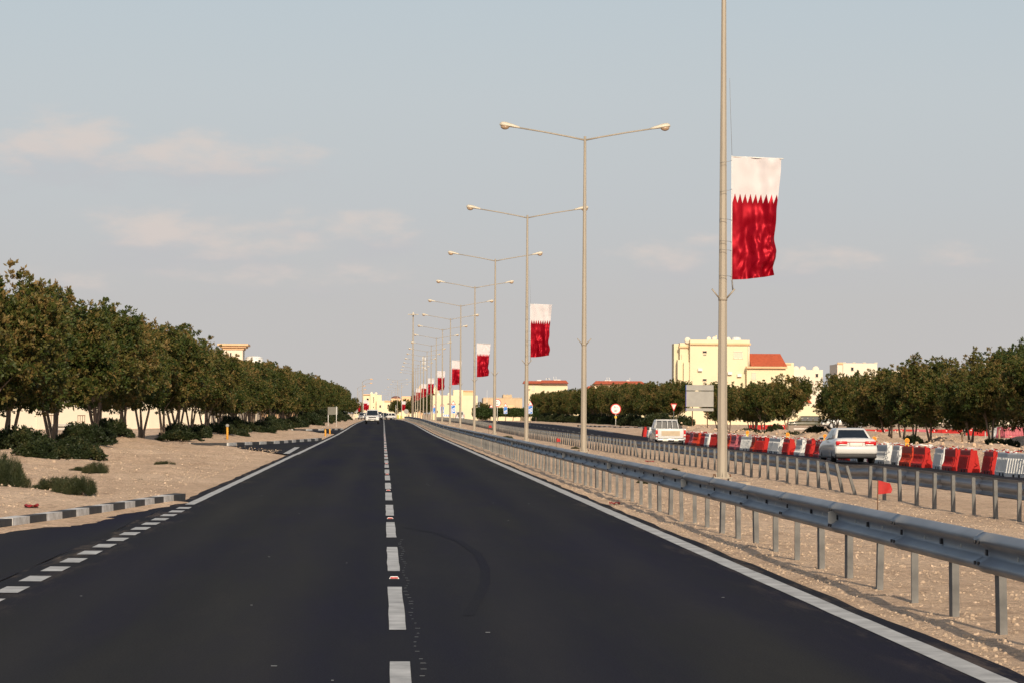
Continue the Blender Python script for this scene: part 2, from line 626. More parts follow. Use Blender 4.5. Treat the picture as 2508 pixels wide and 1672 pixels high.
M['leaf_dark'] = leaf_mat('dark_tree_leaves', [(0.0, (0.020, 0.042, 0.010)), (0.5, (0.042, 0.066, 0.016)), (1.0, (0.08, 0.088, 0.024))])
M['leaf_shrub'] = leaf_mat('shrub_leaves', [(0.0, (0.014, 0.025, 0.008)), (0.5, (0.034, 0.046, 0.014)), (1.0, (0.105, 0.090, 0.036))])
M['leaf_scrub'] = leaf_mat('scrub_twigs', [(0.0, (0.022, 0.032, 0.012)), (0.5, (0.050, 0.058, 0.022)), (1.0, (0.13, 0.105, 0.052))])
M['bark'] = mat('bark', (0.24, 0.175, 0.125), (0.11, 0.08, 0.06), 7, 0.9, bump=0.6, stretch=(1, 1, 0.25))
M['red_plastic'] = mat('red_plastic', (0.44, 0.011, 0.008), (0.33, 0.010, 0.008), 2.5, 0.55, spec=0.2)
M['orange_plastic'] = mat('orange_plastic', (0.50, 0.036, 0.009), (0.40, 0.03, 0.009), 2.5, 0.55, spec=0.2)
M['pink_plastic'] = mat('faded_red_plastic', (0.42, 0.085, 0.105), (0.34, 0.065, 0.09), 2.5, 0.6)
M['white_plastic'] = mat('white_plastic', (0.64, 0.64, 0.63), (0.52, 0.52, 0.50), 2.2, 0.5)
M['hole'] = mat('dark_hole', (0.012, 0.012, 0.014), None, 2, 0.9)
M['amber'] = mat('amber_lens', (0.85, 0.24, 0.012), (0.70, 0.17, 0.01), 8, 0.25)
M['tape'] = mat('red_white_tape', (0.72, 0.68, 0.66), (0.62, 0.05, 0.05), 5.0, 0.5, detail=1)
M['red_cloth'] = mat('red_cloth', (0.44, 0.012, 0.009), (0.30, 0.010, 0.008), 6, 0.7)
M['wall_cream'] = mat('cream_render', (0.73, 0.63, 0.435), (0.68, 0.585, 0.40), 0.6, 0.9)
M['wall_white'] = mat('pale_render', (0.72, 0.64, 0.52), (0.67, 0.595, 0.48), 0.6, 0.9)
M['wall_peach'] = mat('peach_render', (0.74, 0.50, 0.30), (0.66, 0.44, 0.26), 0.6, 0.9)
M['wall_tan'] = mat('tan_stone', (0.56, 0.43, 0.28), (0.44, 0.33, 0.21), 1.0, 0.9)
M['wall_grey'] = mat('grey_render', (0.48, 0.45, 0.42), None, 0.8, 0.9)
M['cornice'] = mat('peach_cornice', (0.72, 0.47, 0.27), None, 1, 0.85)
M['roof_tile'] = mat('red_roof_tile', (0.56, 0.13, 0.055), (0.44, 0.095, 0.04), 2.5, 0.8)
M['dome'] = mat('brown_dome', (0.26, 0.12, 0.09), None, 1, 0.7)
M['window'] = glass_mat('window_glass', (0.022, 0.024, 0.028))
M['shutter'] = mat('pale_shutter', (0.66, 0.57, 0.46), (0.58, 0.50, 0.40), 3, 0.7)
M['white_metal'] = mat('white_metal', (0.74, 0.73, 0.70), None, 3, 0.45)
M['grey_metal'] = mat('grey_sign_back', (0.33, 0.32, 0.29), (0.27, 0.26, 0.24), 1.5, 0.6)
M['sign_back'] = mat('dark_sign_back', (0.15, 0.146, 0.122), (0.12, 0.117, 0.10), 1.5, 0.7)  # one darker grey for the left signboard panel
M['sign_red'] = mat('sign_red', (0.62, 0.02, 0.02), None, 4, 0.4)
M['sign_white'] = mat('sign_white', (0.80, 0.79, 0.76), (0.74, 0.73, 0.70), 4, 0.4)
M['sign_black'] = mat('sign_black', (0.02, 0.02, 0.022), None, 4, 0.5)
M['sign_blue'] = mat('sign_blue', (0.012, 0.17, 0.58), (0.010, 0.14, 0.50), 2, 0.4)
M['sign_yellow'] = mat('sign_yellow', (0.75, 0.45, 0.02), None, 4, 0.5)
M['car_white'] = mat('white_car_paint', (0.58, 0.575, 0.56), (0.56, 0.555, 0.54), 0.8, 0.35, coat=0.6)
M['car_grey'] = mat('grey_car_paint', (0.16, 0.17, 0.19), None, 0.8, 0.3, metal=0.3, coat=0.6)
M['car_dark'] = mat('dark_car_paint', (0.025, 0.028, 0.034), None, 0.8, 0.3, coat=0.6)
M['car_green'] = mat('green_car_paint', (0.045, 0.050, 0.030), (0.10, 0.085, 0.05), 1.2, 0.4, coat=0.3)
M['car_silver'] = mat('silver_car_paint', (0.46, 0.46, 0.46), None, 0.8, 0.3, metal=0.4, coat=0.5)
M['car_glass'] = glass_mat('car_glass')
M['car_black'] = mat('black_trim', (0.016, 0.016, 0.018), None, 5, 0.6)
M['tyre'] = mat('tyre_rubber', (0.018, 0.018, 0.019), None, 8, 0.85)
M['rim'] = mat('alloy_rim', (0.42, 0.42, 0.43), None, 6, 0.35, metal=0.7)
M['tail_red'] = mat('tail_light_red', (0.55, 0.008, 0.012), (0.40, 0.006, 0.010), 6, 0.15)
M['lamp_clear'] = mat('clear_lamp', (0.72, 0.70, 0.66), None, 6, 0.15)
M['plate'] = mat('number_plate', (0.78, 0.75, 0.66), None, 6, 0.5)
M['tan_panel'] = mat('tan_panel', (0.50, 0.39, 0.26), None, 3, 0.6)
M['chrome'] = mat('chrome_bumper', (0.62, 0.62, 0.62), None, 3, 0.25, metal=0.8)
M['stone'] = mat('loose_stone', (0.58, 0.445, 0.32), (0.27, 0.195, 0.135), 6.0, 0.95, bump=0.4)
M['yellow_post'] = mat('yellow_post', (0.68, 0.34, 0.03), (0.55, 0.25, 0.03), 4, 0.6)
M['hi_vis'] = mat('hi_vis_yellow', (0.44, 0.47, 0.06), None, 4, 0.6)
M['wood'] = mat('weathered_wood', (0.36, 0.24, 0.15), (0.24, 0.16, 0.10), 6, 0.9)
M['blue_edge'] = mat('blue_edge', (0.03, 0.12, 0.45), (0.10, 0.02, 0.22), 1.2, 0.5)

# ------------------------------------------------------------------ ground
J1 = [(-3.72, 8), (-3.72, 59.6), (-3.86, 58.6), (-4.36, 53.3), (-4.84, 48.4), (-5.35, 44.4), (-6.6, 38.5), (-9, 34), (-16, 31), (-16, 8)]
J2 = [(-3.72, 126), (-3.95, 127.5), (-5.4, 140), (-8.0, 149), (-16, 151), (-16, 157), (-10.5, 156.6), (-7.6, 157.5), (-5.6, 170), (-3.72, 192)]
J3 = [(-3.72, 250), (-5.0, 262), (-8.5, 272), (-16, 274), (-16, 281), (-10, 280.5), (-7.0, 281.5), (-5.0, 287), (-3.72, 296)]


def poly_dist(px, py, poly):
    """distance outside a polygon (0 inside), arrays in, array out"""
    d = np.full(px.shape, 1e9)
    inside = np.zeros(px.shape, bool)
    k = len(poly)
    for i in range(k):
        x0, y0 = poly[i]
        x1, y1 = poly[(i + 1) % k]
        ex, ey = x1 - x0, y1 - y0
        t = np.clip(((px - x0) * ex + (py - y0) * ey) / (ex * ex + ey * ey), 0, 1)
        d = np.minimum(d, np.hypot(px - x0 - t * ex, py - y0 - t * ey))
        cond = ((y0 > py) != (y1 > py))
        xi = x0 + (py - y0) / (ey if abs(ey) > 1e-9 else 1e-9) * ex
        inside ^= cond & (px < xi)
    return np.where(inside, 0.0, d)


def fbm(x, y, s, seed=0.0, oct=4):
    return noise.fractal(Vector((x * s + seed, y * s - seed * 0.7, seed * 1.3)), 1.0, 2.1, oct)


PILES = []
prng = random.Random(7)
for i in range(46):
    yy = 96 + i * 4.4 + prng.uniform(-1.5, 1.5)
    PILES.append((prng.uniform(24.8, 27.5), yy, prng.uniform(1.3, 2.4), prng.uniform(0.45, 1.05)))
for i in range(26):
    PILES.append((prng.uniform(28.5, 46), prng.uniform(120, 270), prng.uniform(1.8, 3.6), prng.uniform(0.3, 0.9)))


def gz(x, y):
    """ground height"""
    b = zp(y)
    if x < -3.72:
        t = -3.72 - x
        h = -0.03 * sstep(0.6, 0, t) + 0.10 * sstep(0.2, 3.0, t)
        berm = math.exp(-((x + 11.0) / 2.6) ** 2) * sstep(58, 75, y) * sstep(330, 260, y)
        h += berm * (0.22 + 0.34 * fbm(x, y, 0.16, 3.1))
        amp = sstep(0.3, 2.5, t) * sstep(45, 60, y) * sstep(600, 250, y)
        h += amp * (0.17 * fbm(x, y, 0.30, 1.7) + 0.085 * fbm(x, y, 1.0, 5.2))
        if x < -16:
            h *= sstep(-26, -16, x)
        return b + h
    if x < 3.98:
        return b - 0.05
    if x < 14.35:
        t = min(1.0, (x - 3.98) / 6.42)
        edge = sstep(3.98, 4.6, x) * sstep(14.35, 13.6, x)
        base = b - 0.02 - 0.10 * t * wfar(y) if x < 10.4 else zfar(x, y) - 0.02
        return base + edge * (0.05 * fbm(x, y, 0.7, 9.3) + 0.03)
    if x < 22.2:
        return zfar(x, y) - 0.05
    w = wfar(y)
    h = -0.40 * w
    e = sstep(22.2, 25.0, x) * sstep(420, 300, y)
    h += e * (0.16 + 0.16 * fbm(x, y, 0.25, 4.4) + 0.08 * fbm(x, y, 0.9, 2.2))
    if 94 < y < 300:
        for (qx, qy, qr, qh) in PILES:
            d2 = ((x - qx) ** 2 + (y - qy) ** 2) / (qr * qr)
            if d2 < 4:
                h += qh * math.exp(-d2 * 1.5) * (0.85 + 0.5 * fbm(x, y, 0.9, 8.8))
    return b + h


def make_ground():
    xs = [-4000, -1500, -600, -250, -120, -80, -60, -50, -42, -36, -31, -27, -24, -21.5, -19.5, -18]
    x = -17.0
    while x < -3.8:
        xs.append(round(x, 3)); x += 0.42
    xs += [-3.72, -3.5, 0, 3.8, 3.98, 4.2]
    x = 4.6
    while x < 14.1:
        xs.append(round(x, 3)); x += 0.5
    xs += [14.2, 14.35, 14.6, 18, 22.0, 22.2]
    x = 22.8
    while x < 36:
        xs.append(round(x, 3)); x += 0.55
    while x < 60:
        xs.append(round(x, 3)); x += 1.4
    xs += [66, 76, 90, 110, 150, 250, 600, 1500, 4000]
    ys = [-200, -80, -30, 0]
    y = 12.0
    while y < 3500:
        ys.append(y)
        y += 0.8 if y < 130 else 1.1 if y < 200 else 2.0 if y < 330 else 5 if y < 700 else 14 if y < 1000 else 300
    ys += [5000, 9000]
    nx, ny = len(xs), len(ys)
    H = np.array([[gz(a, b) for a in xs] for b in ys])
    X, Y = np.meshgrid(np.array(xs), np.array(ys))
    for J in (J1, J2, J3):
        d = poly_dist(X, Y, J)
        t = np.clip((d - 0.15) / 1.3, 0, 1)
        t = t * t * (3 - 2 * t)
        flat = np.array([zp(b) - 0.05 for b in ys])[:, None]
        H = np.where(X < -3.5, flat * (1 - t) + (H + 0.03 * (1 - t)) * t, H)
    v = np.stack([X.ravel(), Y.ravel(), H.ravel()], 1)
    idx = np.arange(nx * ny).reshape(ny, nx)
    f = np.stack([idx[:-1, :-1].ravel(), idx[:-1, 1:].ravel(), idx[1:, 1:].ravel(), idx[1:, :-1].ravel()], 1)
    me = bpy.data.meshes.new('ground')
    me.from_pydata(v.tolist(), [], f.tolist())
    me.polygons.foreach_set('use_smooth', [True] * len(f))
    me.materials.append(M['sand'])
    o = place('ground', me)
    tag(o, 'pale sandy ground with gravel on both sides of the road', None, None, 'structure')
    return o


ground = make_ground()


def strip(name, mt, x0, x1, y0, y1, zf, dz, parent=None, step=None, wob=0.0, seed=0):
    """a flat sheet along the road that follows its long profile"""
    mb = MB()
    ys, y = [], y0
    while y < y1 - 1e-6:
        ys.append(y)
        y += step or (6.0 if y < 700 else 25.0)
    ys.append(y1)
    rg = random.Random(seed)
    b = 0
    for q in ys:
        w0, w1 = rg.uniform(-wob, wob), rg.uniform(-wob, wob)
        mb.v += [(x0 + w0, q, zf(x0, q) + dz), (x1 + w1, q, zf(x1, q) + dz)]
    for i in range(len(ys) - 1):
        mb.face((2 * i, 2 * i + 1, 2 * i + 3, 2 * i + 2), 0, True)
    return mb.build(name, mt, parent)


zroad = lambda x, y: zp(y)
road = strip('road', M['asphalt'], -3.72, 4.08, -40, 930, zroad, 0.0, wob=0.035, step=1.6)
tag(road, 'dark asphalt two-lane road running straight away from the viewer', None, None, 'structure')
road2 = strip('road', M['asphalt_old'], 14.35, 22.2, -40, 930, zfar, 0.0)
tag(road2, 'grey asphalt carriageway beyond the second guardrail', None, None, 'structure')
for J, lab in ((J1, 'asphalt side road mouth at the lower left, bounded by a striped kerb'), (J2, 'asphalt side road mouth halfway along the left row of trees'),
               (J3, 'asphalt side road mouth in the distance on the left')):
    mb = MB()
    mb.poly([(x, y, zp(y) - 0.004) for (x, y) in J])
    tag(mb.build('side_road', M['asphalt_old']), lab, None, None, 'structure')

# painted lines
strip('edge_line', M['paint'], 3.73, 3.93, 12, 700, zroad, 0.005, road, step=1.2, wob=0.006, seed=3)
strip('edge_line', M['paint'], -3.52, -3.35, 57.0, 126.0, zroad, 0.005, road, step=1.2, wob=0.006, seed=4)
strip('edge_line', M['paint'], -3.50, -3.32, 126.0, 690, zroad, 0.005, road, step=3, wob=0.006, seed=5)
drg = random.Random(11)
for k in range(110):
    y0 = 12.27 + 9.0 * k - 6.0
    if y0 > 640:
        break
    mb = MB()
    ya, yb = max(y0, 10), y0 + 6.0 + drg.uniform(-0.1, 0.1)
    nseg = 6
    w = [drg.uniform(-0.004, 0.004) for _ in range(2 * nseg + 2)]
    for i in range(nseg + 1):
        yy = ya + (yb - ya) * i / nseg
        mb.v += [(0.055 + w[2 * i], yy, zp(yy) + 0.005), (0.185 + w[2 * i + 1], yy, zp(yy) + 0.005)]
    for i in range(nseg):
        mb.face((2 * i, 2 * i + 1, 2 * i + 3, 2 * i + 2))
    mb.build('centre_dash', M['paint'], road)
for k in range(24):
    y0 = 9.6 + 1.95 * k
    if y0 > 56:
        break
    mb = MB()
    yb = y0 + 1.0
    mb.poly([(-3.52, y0, 0.006), (-3.30, y0 + drg.uniform(-.03, .03), 0.006), (-3.30, yb, 0.006), (-3.52, yb + drg.uniform(-.03, .03), 0.006)])
    mb.build('junction_dash', M['paint'], road)
mb = MB()
mb.poly([(-4.0, 128, 0.004), (-3.75, 128, 0.004), (-3.95, 152, 0.004), (-4.2, 152, 0.004)])
mb.build('stop_line', M['paint'], road)
for (y0, y1) in ((16, 640),):
    pass
strip('edge_line', M['paint'], 14.7, 14.85, 30, 690, zfar, 0.005, road2)
strip('edge_line', M['paint'], 21.6, 21.75, 300, 690, zfar, 0.005, road2)
for k in range(60):
    y0 = 50 + 9 * k
    mb = MB()
    mb.poly([(xq, yq, zfar(xq, yq) + .005) for xq, yq in ((18.1, y0), (18.23, y0), (18.23, y0 + 3), (18.1, y0 + 3))])
    mb.build('lane_dash', M['paint'], road2)
# red studs in every other gap of the centre line
for k in range(14):
    y0 = 13.8 + 18 * k
    mb = MB()
    mb.box((0.12, y0, zp(y0) + 0.014), (0.10, 0.09, 0.022), 0, 0, (0.7, 0.5))
    mb.box((0.12, y0 - 0.046, zp(y0) + 0.013), (0.075, 0.006, 0.012), 1)
    mb.build('road_stud', [M['white_metal'], M['tail_red']], road)
# spilled paint ticks and pale flecks on the asphalt
mb = MB()
frg = random.Random(5)
for i in range(44):
    yy = 20 + i * 0.5 + frg.uniform(-.1, .1)
    xx = 0.235 + 0.02 * math.sin(i * 0.9) + (0.02 if yy < 27 else 0)
    wd = frg.uniform(0.006, 0.020)
    mb.poly([(xx - wd, yy, 0.004), (xx + wd, yy, 0.004), (xx + wd, yy + 0.02, 0.004), (xx - wd, yy + 0.02, 0.004)])
for i in range(22):
    yy = 18 + 60 * frg.random() ** 1.6
    xx = frg.uniform(-3.3, 3.6)
    wd = frg.uniform(0.006, 0.02)
    mb.poly([(xx - wd, yy, 0.004), (xx + wd, yy, 0.004), (xx + wd, yy + 0.04, 0.004), (xx - wd, yy + 0.04, 0.004)])
tag(mb.build('paint_flecks', M['paint']), 'pale flecks and paint ticks beside the centre line', None, None, 'stuff')

# curved dark tyre mark in the right lane
mb = MB()
tm_ = [(0.35, 46), (0.75, 44), (1.0, 41), (1.12, 37.5), (1.10, 34), (1.0, 31), (0.86, 28.5), (0.7, 26)]
for i, (x, y) in enumerate(tm_):
    mb.v += [(x - .05, y, .003), (x + .05, y, .003)]
    if i:
        mb.face((2 * i - 2, 2 * i - 1, 2 * i + 1, 2 * i))
mb.build('tyre_mark', M['tyre_mark'], road)

# ------------------------------------------------------------------ kerbs
kerb_mesh = {}
for key in ('kerb_black', 'kerb_white'):
    mb = MB()
    pr = [(-0.13, -0.06), (0.13, -0.06), (0.13, 0.105), (0.085, 0.14), (-0.13, 0.14)]     # +x faces the road
    mb.loft([[(a, -0.5, z) for a, z in pr], [(a, 0.5, z) for a, z in pr]], 0, False)
    kerb_mesh[key] = mb.mesh('kerb_stone', M[key])


def kerb(label, pts, length=1.0, first=0, face=1):
    """striped kerb along a polyline, one stone for each stripe"""
    P = [Vector((x, y, 0)) for x, y in pts]
    root = thing('kerb', label, 'kerb', (P[0].x, P[0].y, gz(P[0].x, P[0].y) * 0 + zp(P[0].y)))
    i = first
    carry = 0.0
    pos = []
    seg = 0
    cur = P[0].copy()
    total = sum((P[k + 1] - P[k]).length for k in range(len(P) - 1))
    n = int(total / length)

    def at(s):
        for k in range(len(P) - 1):
            L = (P[k + 1] - P[k]).length
            if s <= L or k == len(P) - 2:
                return P[k].lerp(P[k + 1], s / L)
            s -= L
    for k in range(n):
        a, b = at(k * length), at((k + 1) * length - 0.012)
        c, dvec = (a + b) / 2, b - a
        o = place('kerb_stone', kerb_mesh['kerb_black' if (k + first) % 2 else 'kerb_white'], root)
        o.location = (c.x - root.location.x, c.y - root.location.y, zp(c.y) - root.location.z + drg.uniform(-.006, .006))
        o.rotation_euler = (0, drg.uniform(-.03, .03), math.atan2(-dvec.x, dvec.y) + drg.uniform(-.012, .012))
        o.scale = (face, dvec.length, 1)
    return root


kerb('black and white striped kerb curving round the near left corner', [(-3.78, 59.4), (-4.00, 58.0), (-4.42, 53.3), (-4.92, 48.4), (-5.45, 44.4), (-6.7, 38.4), (-9.2, 33.8)], 1.02, 1)
kerb('striped kerb of the second side road by the yellow post', [(-3.80, 191.5), (-5.7, 170), (-7.7, 157.6), (-10.4, 156.2), (-15, 156.4)], 1.9, 1)
kerb('farthest striped kerb on the left, near the grey signboard', [(-3.80, 295), (-5.1, 287), (-7.1, 281.3), (-10, 280.3), (-15, 280.5)], 1.5, 0)
kerb('striped kerb at the right roadside below the round red sign', [(22.8, 372), (24.2, 356), (25.8, 341), (28, 331), (32, 327)], 1.6, 1, -1)
kerb('long striped kerb on the sand behind the left tree trunks', [(-13.6, 147), (-18, 147.4), (-26, 148)], .8, 0)
# drifted sand at the foot of the near kerb
mb = MB()
srg = random.Random(21)
line = [(-3.86, 58.6), (-4.30, 53.3), (-4.78, 48.4), (-5.29, 44.4), (-6.5, 38.5), (-8.9, 34.1)]
prev = None
for k in range(61):
    s = k / 60 * (len(line) - 1)
    i = min(int(s), len(line) - 2)
    a, b = Vector(line[i]), Vector(line[i + 1])
    p = a.lerp(b, s - i)
    nrm = Vector((1.0, -0.12)).normalized()
    wd = 0.20 + 0.22 * abs(fbm(p.x, p.y, 0.4, 6.0)) + 0.10 * srg.random() + (0.25 if 46 < p.y < 50 else 0)
    q = p + nrm * wd
    mb.v += [(p.x - 0.02, p.y, 0.035), (p.x + wd * 0.45, p.y - wd * 0.06, 0.018), (q.x, q.y, -0.002)]
    if k:
        b0 = (k - 1) * 3
        mb.face((b0, b0 + 3, b0 + 4, b0 + 1), 0, True)
        mb.face((b0 + 1, b0 + 4, b0 + 5, b0 + 2), 0, True)
tag(mb.build('drifted_sand', M['sand']), 'drifted sand along the foot of the near kerb', None, None, 'stuff')


# ------------------------------------------------------------------ stones
def stones(name, label, spots, mt):
    mb = MB()
    rg = random.Random(len(spots))
    for (x, y, r) in spots:
        z = gz(x, y)
        b = len(mb.v)
        hs = r * rg.uniform(0.35, 0.75)
        a0 = rg.random() * 6.28
        for k in range(5):
            a = a0 + k * 1.2566
            rr = r * rg.uniform(0.7, 1.15)
            mb.v.append((x + rr * math.cos(a), y + rr * math.sin(a) * 1.2, z - 0.3 * r))
        for k in range(4):
            a = a0 + 0.5 + k * 1.57
            rr = r * rg.uniform(0.35, 0.7)
            mb.v.append((x + rr * math.cos(a), y + rr * math.sin(a), z + hs * rg.uniform(0.7, 1.1)))
        for t in ((0, 1, 5), (1, 6, 5), (1, 2, 6), (2, 7, 6), (2, 3, 7), (3, 8, 7), (3, 4, 8), (4, 5, 8), (4, 0, 5)):
            mb.face([b + i for i in t])
        mb.face([b + 5, b + 6, b + 7, b + 8])
    return tag(mb.build(name, mt), label, None, None, 'stuff')


rg = random.Random(3)
sp = []
for i in range(20000):
    y = 20 + 55 * rg.random() ** 1.5
    x = 4.15 + 6.2 * rg.random() ** 1.3
    sp.append((x, y, 0.006 + 0.022 * rg.random() ** 4))
for i in range(6000):
    y = 75 + 120 * rg.random()
    sp.append((rg.uniform(4.2, 10.3), y, 0.010 + 0.03 * rg.random() ** 5))
stones('gravel', 'loose gravel on the sandy strip between the guardrails', sp, M['stone'])
sp = []
for i in range(9000):
    y = 46 + 95 * rg.random() ** 1.3
    x = -4.4 - 10 * rg.random() ** 1.2
    if y < 60 and x > -5.9:
        continue
    sp.append((x, y, 0.008 + 0.035 * rg.random() ** 4))
for i in range(30):
    y = 60 + 60 * rg.random()
    sp.append((rg.uniform(-13, -6.5), y, rg.uniform(0.03, 0.11)))
stones('gravel', 'loose stones on the sandy verge left of the road', sp, M['stone'])
sp = []
for i in range(5000):
    q = rg.choice(PILES)
    a, rr = rg.random() * 6.28, q[2] * 1.2 * math.sqrt(rg.random())
    sp.append((q[0] + rr * math.cos(a), q[1] + rr * math.sin(a), 0.025 + 0.11 * rg.random() ** 4))
stones('rubble', 'rubble on the sand heaps behind the red and white barriers', sp, M['sand'])

# ------------------------------------------------------------------ guardrails
WPRO = [(-.155, .012), (-.148, .026), (-.118, .070), (-.095, .083), (-.072, .070), (-.038, .012), (-.022, 0), (.022, 0), (.038, .012),
        (.072, .070), (.095, .083), (.118, .070), (.148, .026), (.155, .012)]


def beam_mesh(sgn, L=4.0, bend=None):
    """W-beam 4 m long; sgn -1 bulges towards -x"""
    mb = MB()
    ys = [-0.02, 0.0, 1.0, 2.0, 3.0, 3.70, 3.705, L] if bend is None else [-0.02, .5, 1.0, 1.5, 2.0, 2.5, 3.0, 3.5, 3.70, 3.705, L]
    rings = []
    for y in ys:
        off = 0.008 if y > 3.702 else 0.0
        dx_, dz_, tw = bend(y) if bend else (0, 0, 0)
        fr = [(sgn * (u + off) + dx_ + tw * v, y, v + dz_) for v, u in WPRO]
        bk = [(sgn * (u + off - 0.004) + dx_ + tw * v, y, v + dz_) for v, u in WPRO][::-1]
        rings.append(fr + bk)
    mb.loft(rings, 0, True)
    # splice bolts, post bolt and slots
    for (by, bv) in ((3.78, .08), (3.78, -.08), (3.92, .08), (3.92, -.08)):
        mb.box((sgn * 0.092, by, bv), (0.016, 0.028, 0.028), 1)
    for by in (3.85, 1.85):
        mb.box((sgn * 0.012, by, 0.0), (0.02, 0.05, 0.045), 1)
    for by in (1.0, 2.7):
        mb.box((sgn * 0.003, by, 0.0), (0.008, 0.02, 0.03), 2)
    return mb.mesh('beam', [M['galv'], M['bolt'], M['reflector']])


def post_mesh(H, sgn):
    mb = MB()
    w, d, t = 0.06, 0.11, 0.006
    # C section: web towards the viewer's left, flanges across
    mb.box((-w / 2 + t / 2, 0, H / 2 - 0.2), (t, d, H + 0.4))
    mb.box((t / 2, -d / 2 + t / 2, H / 2 - 0.2), (w - t, t, H + 0.4))
    mb.box((t / 2, d / 2 - t / 2, H / 2 - 0.2), (w - t, t, H + 0.4))
    return mb.mesh('post', M['galv_dull'])


def spacer_mesh(sgn):
    mb = MB()
    mb.box((0, 0.01, 0), (0.04, 0.05, 0.14))
    return mb.mesh('spacer', M['galv_dull'])


def refl_mesh():
    mb = MB()
    # folded plate standing out of the valley of the beam
    pts = [(0, -.085), (-.10, -.055), (-.10, .055), (0, .085)]
    for s in (-1, 1):
        pass
    b = len(mb.v)
    mb.v += [(x, -0.012, z) for x, z in pts] + [(x, 0.012, z) for x, z in pts]
    mb.face((0, 1, 2, 3)); mb.face((7, 6, 5, 4)); mb.face((0, 4, 5, 1)); mb.face((1, 5, 6, 2)); mb.face((2, 6, 7, 3)); mb.face((3, 7, 4, 0))
    return mb.mesh('reflector', M['reflector'])


grg = random.Random(17)


def guardrail(label, xb, xp, sgn, y0, y1, ground_z, rail_h, bends=None, lean=None, y_first=None):
    root = thing('guardrail', label, 'guardrail', (xp, y0, ground_z(y0)))
    bm_, pm, smm, rm = beam_mesh(sgn), post_mesh(rail_h - (0.07 if sgn < 0 else 0.02), sgn), spacer_mesh(sgn), refl_mesh()
    y, k = y0, 0
    far = MB()
    while y < y1:
        z0, z1 = ground_z(y), ground_z(y + 4)
        me = bm_
        if bends and k in bends:
            me = beam_mesh(sgn, 4.0, bends[k])
        o = place('beam', me, root, (xb - xp, y - y0, z0 + rail_h - .155 - root.location.z + grg.uniform(-.004, .004)),
                  (math.atan2(z1 - z0, 4.0), 0, 0))
        for q in (0, 2.0):
            yy = y + q - 0.15
            zq = ground_z(yy)
            la = lean(yy) if lean else (0, 0)
            if yy < 600:
                o = place('post', pm, root, (grg.uniform(-.008, .008), yy - y0, zq - root.location.z),
                          (la[0] + grg.uniform(-.022, .022), la[1] + grg.uniform(-.022, .022), grg.uniform(-.12, .12)))
                if yy < 150 and sgn < 0:
                    place('spacer', smm, o, ((xb - xp) / 2 - sgn * 0.0, 0, rail_h - .155))
            else:
                far.box((0, yy - y0, zq - root.location.z + rail_h / 2), (0.06, 0.11, rail_h))
        if sgn < 0 and k % 4 == 1 and y < 420:
            place('reflector', rm, root, (xb - xp + 0.0, y - 0.10 - y0, z0 + rail_h - .155 - root.location.z))
        y += 4.0
        k += 1
    if far.v:
        o = far.build('post', M['galv_dull'], root)
        o['kind'] = 'stuff'
    return root


guardrail('long grey steel guardrail beside the near road lane', 4.62, 4.72, -1, 12.3, 690, lambda y: zp(y), 0.77)


def b14(y):      # dented, sagging stretch
    t = sstep(0, 3.8, y)
    return (-0.03 * t, -0.055 * t, -0.15 * t)


def b15(y):
    t = sstep(4.0, 0.2, y)
    return (-0.03 * t, -0.055 * t, -0.15 * t)


def far_lean(yy):
    if 69.0 < yy < 75.5:
        return (0.02, -0.26 + 0.03 * (yy - 71))
    if 75.5 < yy < 77.5:
        return (0.0, -0.06)
    if 128 < yy < 131:
        return (0.05, -0.18)
    return (0, 0)


YR2 = 12.0
guardrail('second grey steel guardrail at the far edge of the sand strip, partly bent', 10.52, 10.42, 1, YR2, 640,
          lambda y: zp(y) - 0.10 * wfar(y) - 0.03, 0.72, {14: b14, 15: b15}, far_lean)

# ------------------------------------------------------------------ lamp posts and flags
POLE_X, POLE_Y0, POLE_DY, POLE_H = 7.62, 72.4, 48.5, 12.0


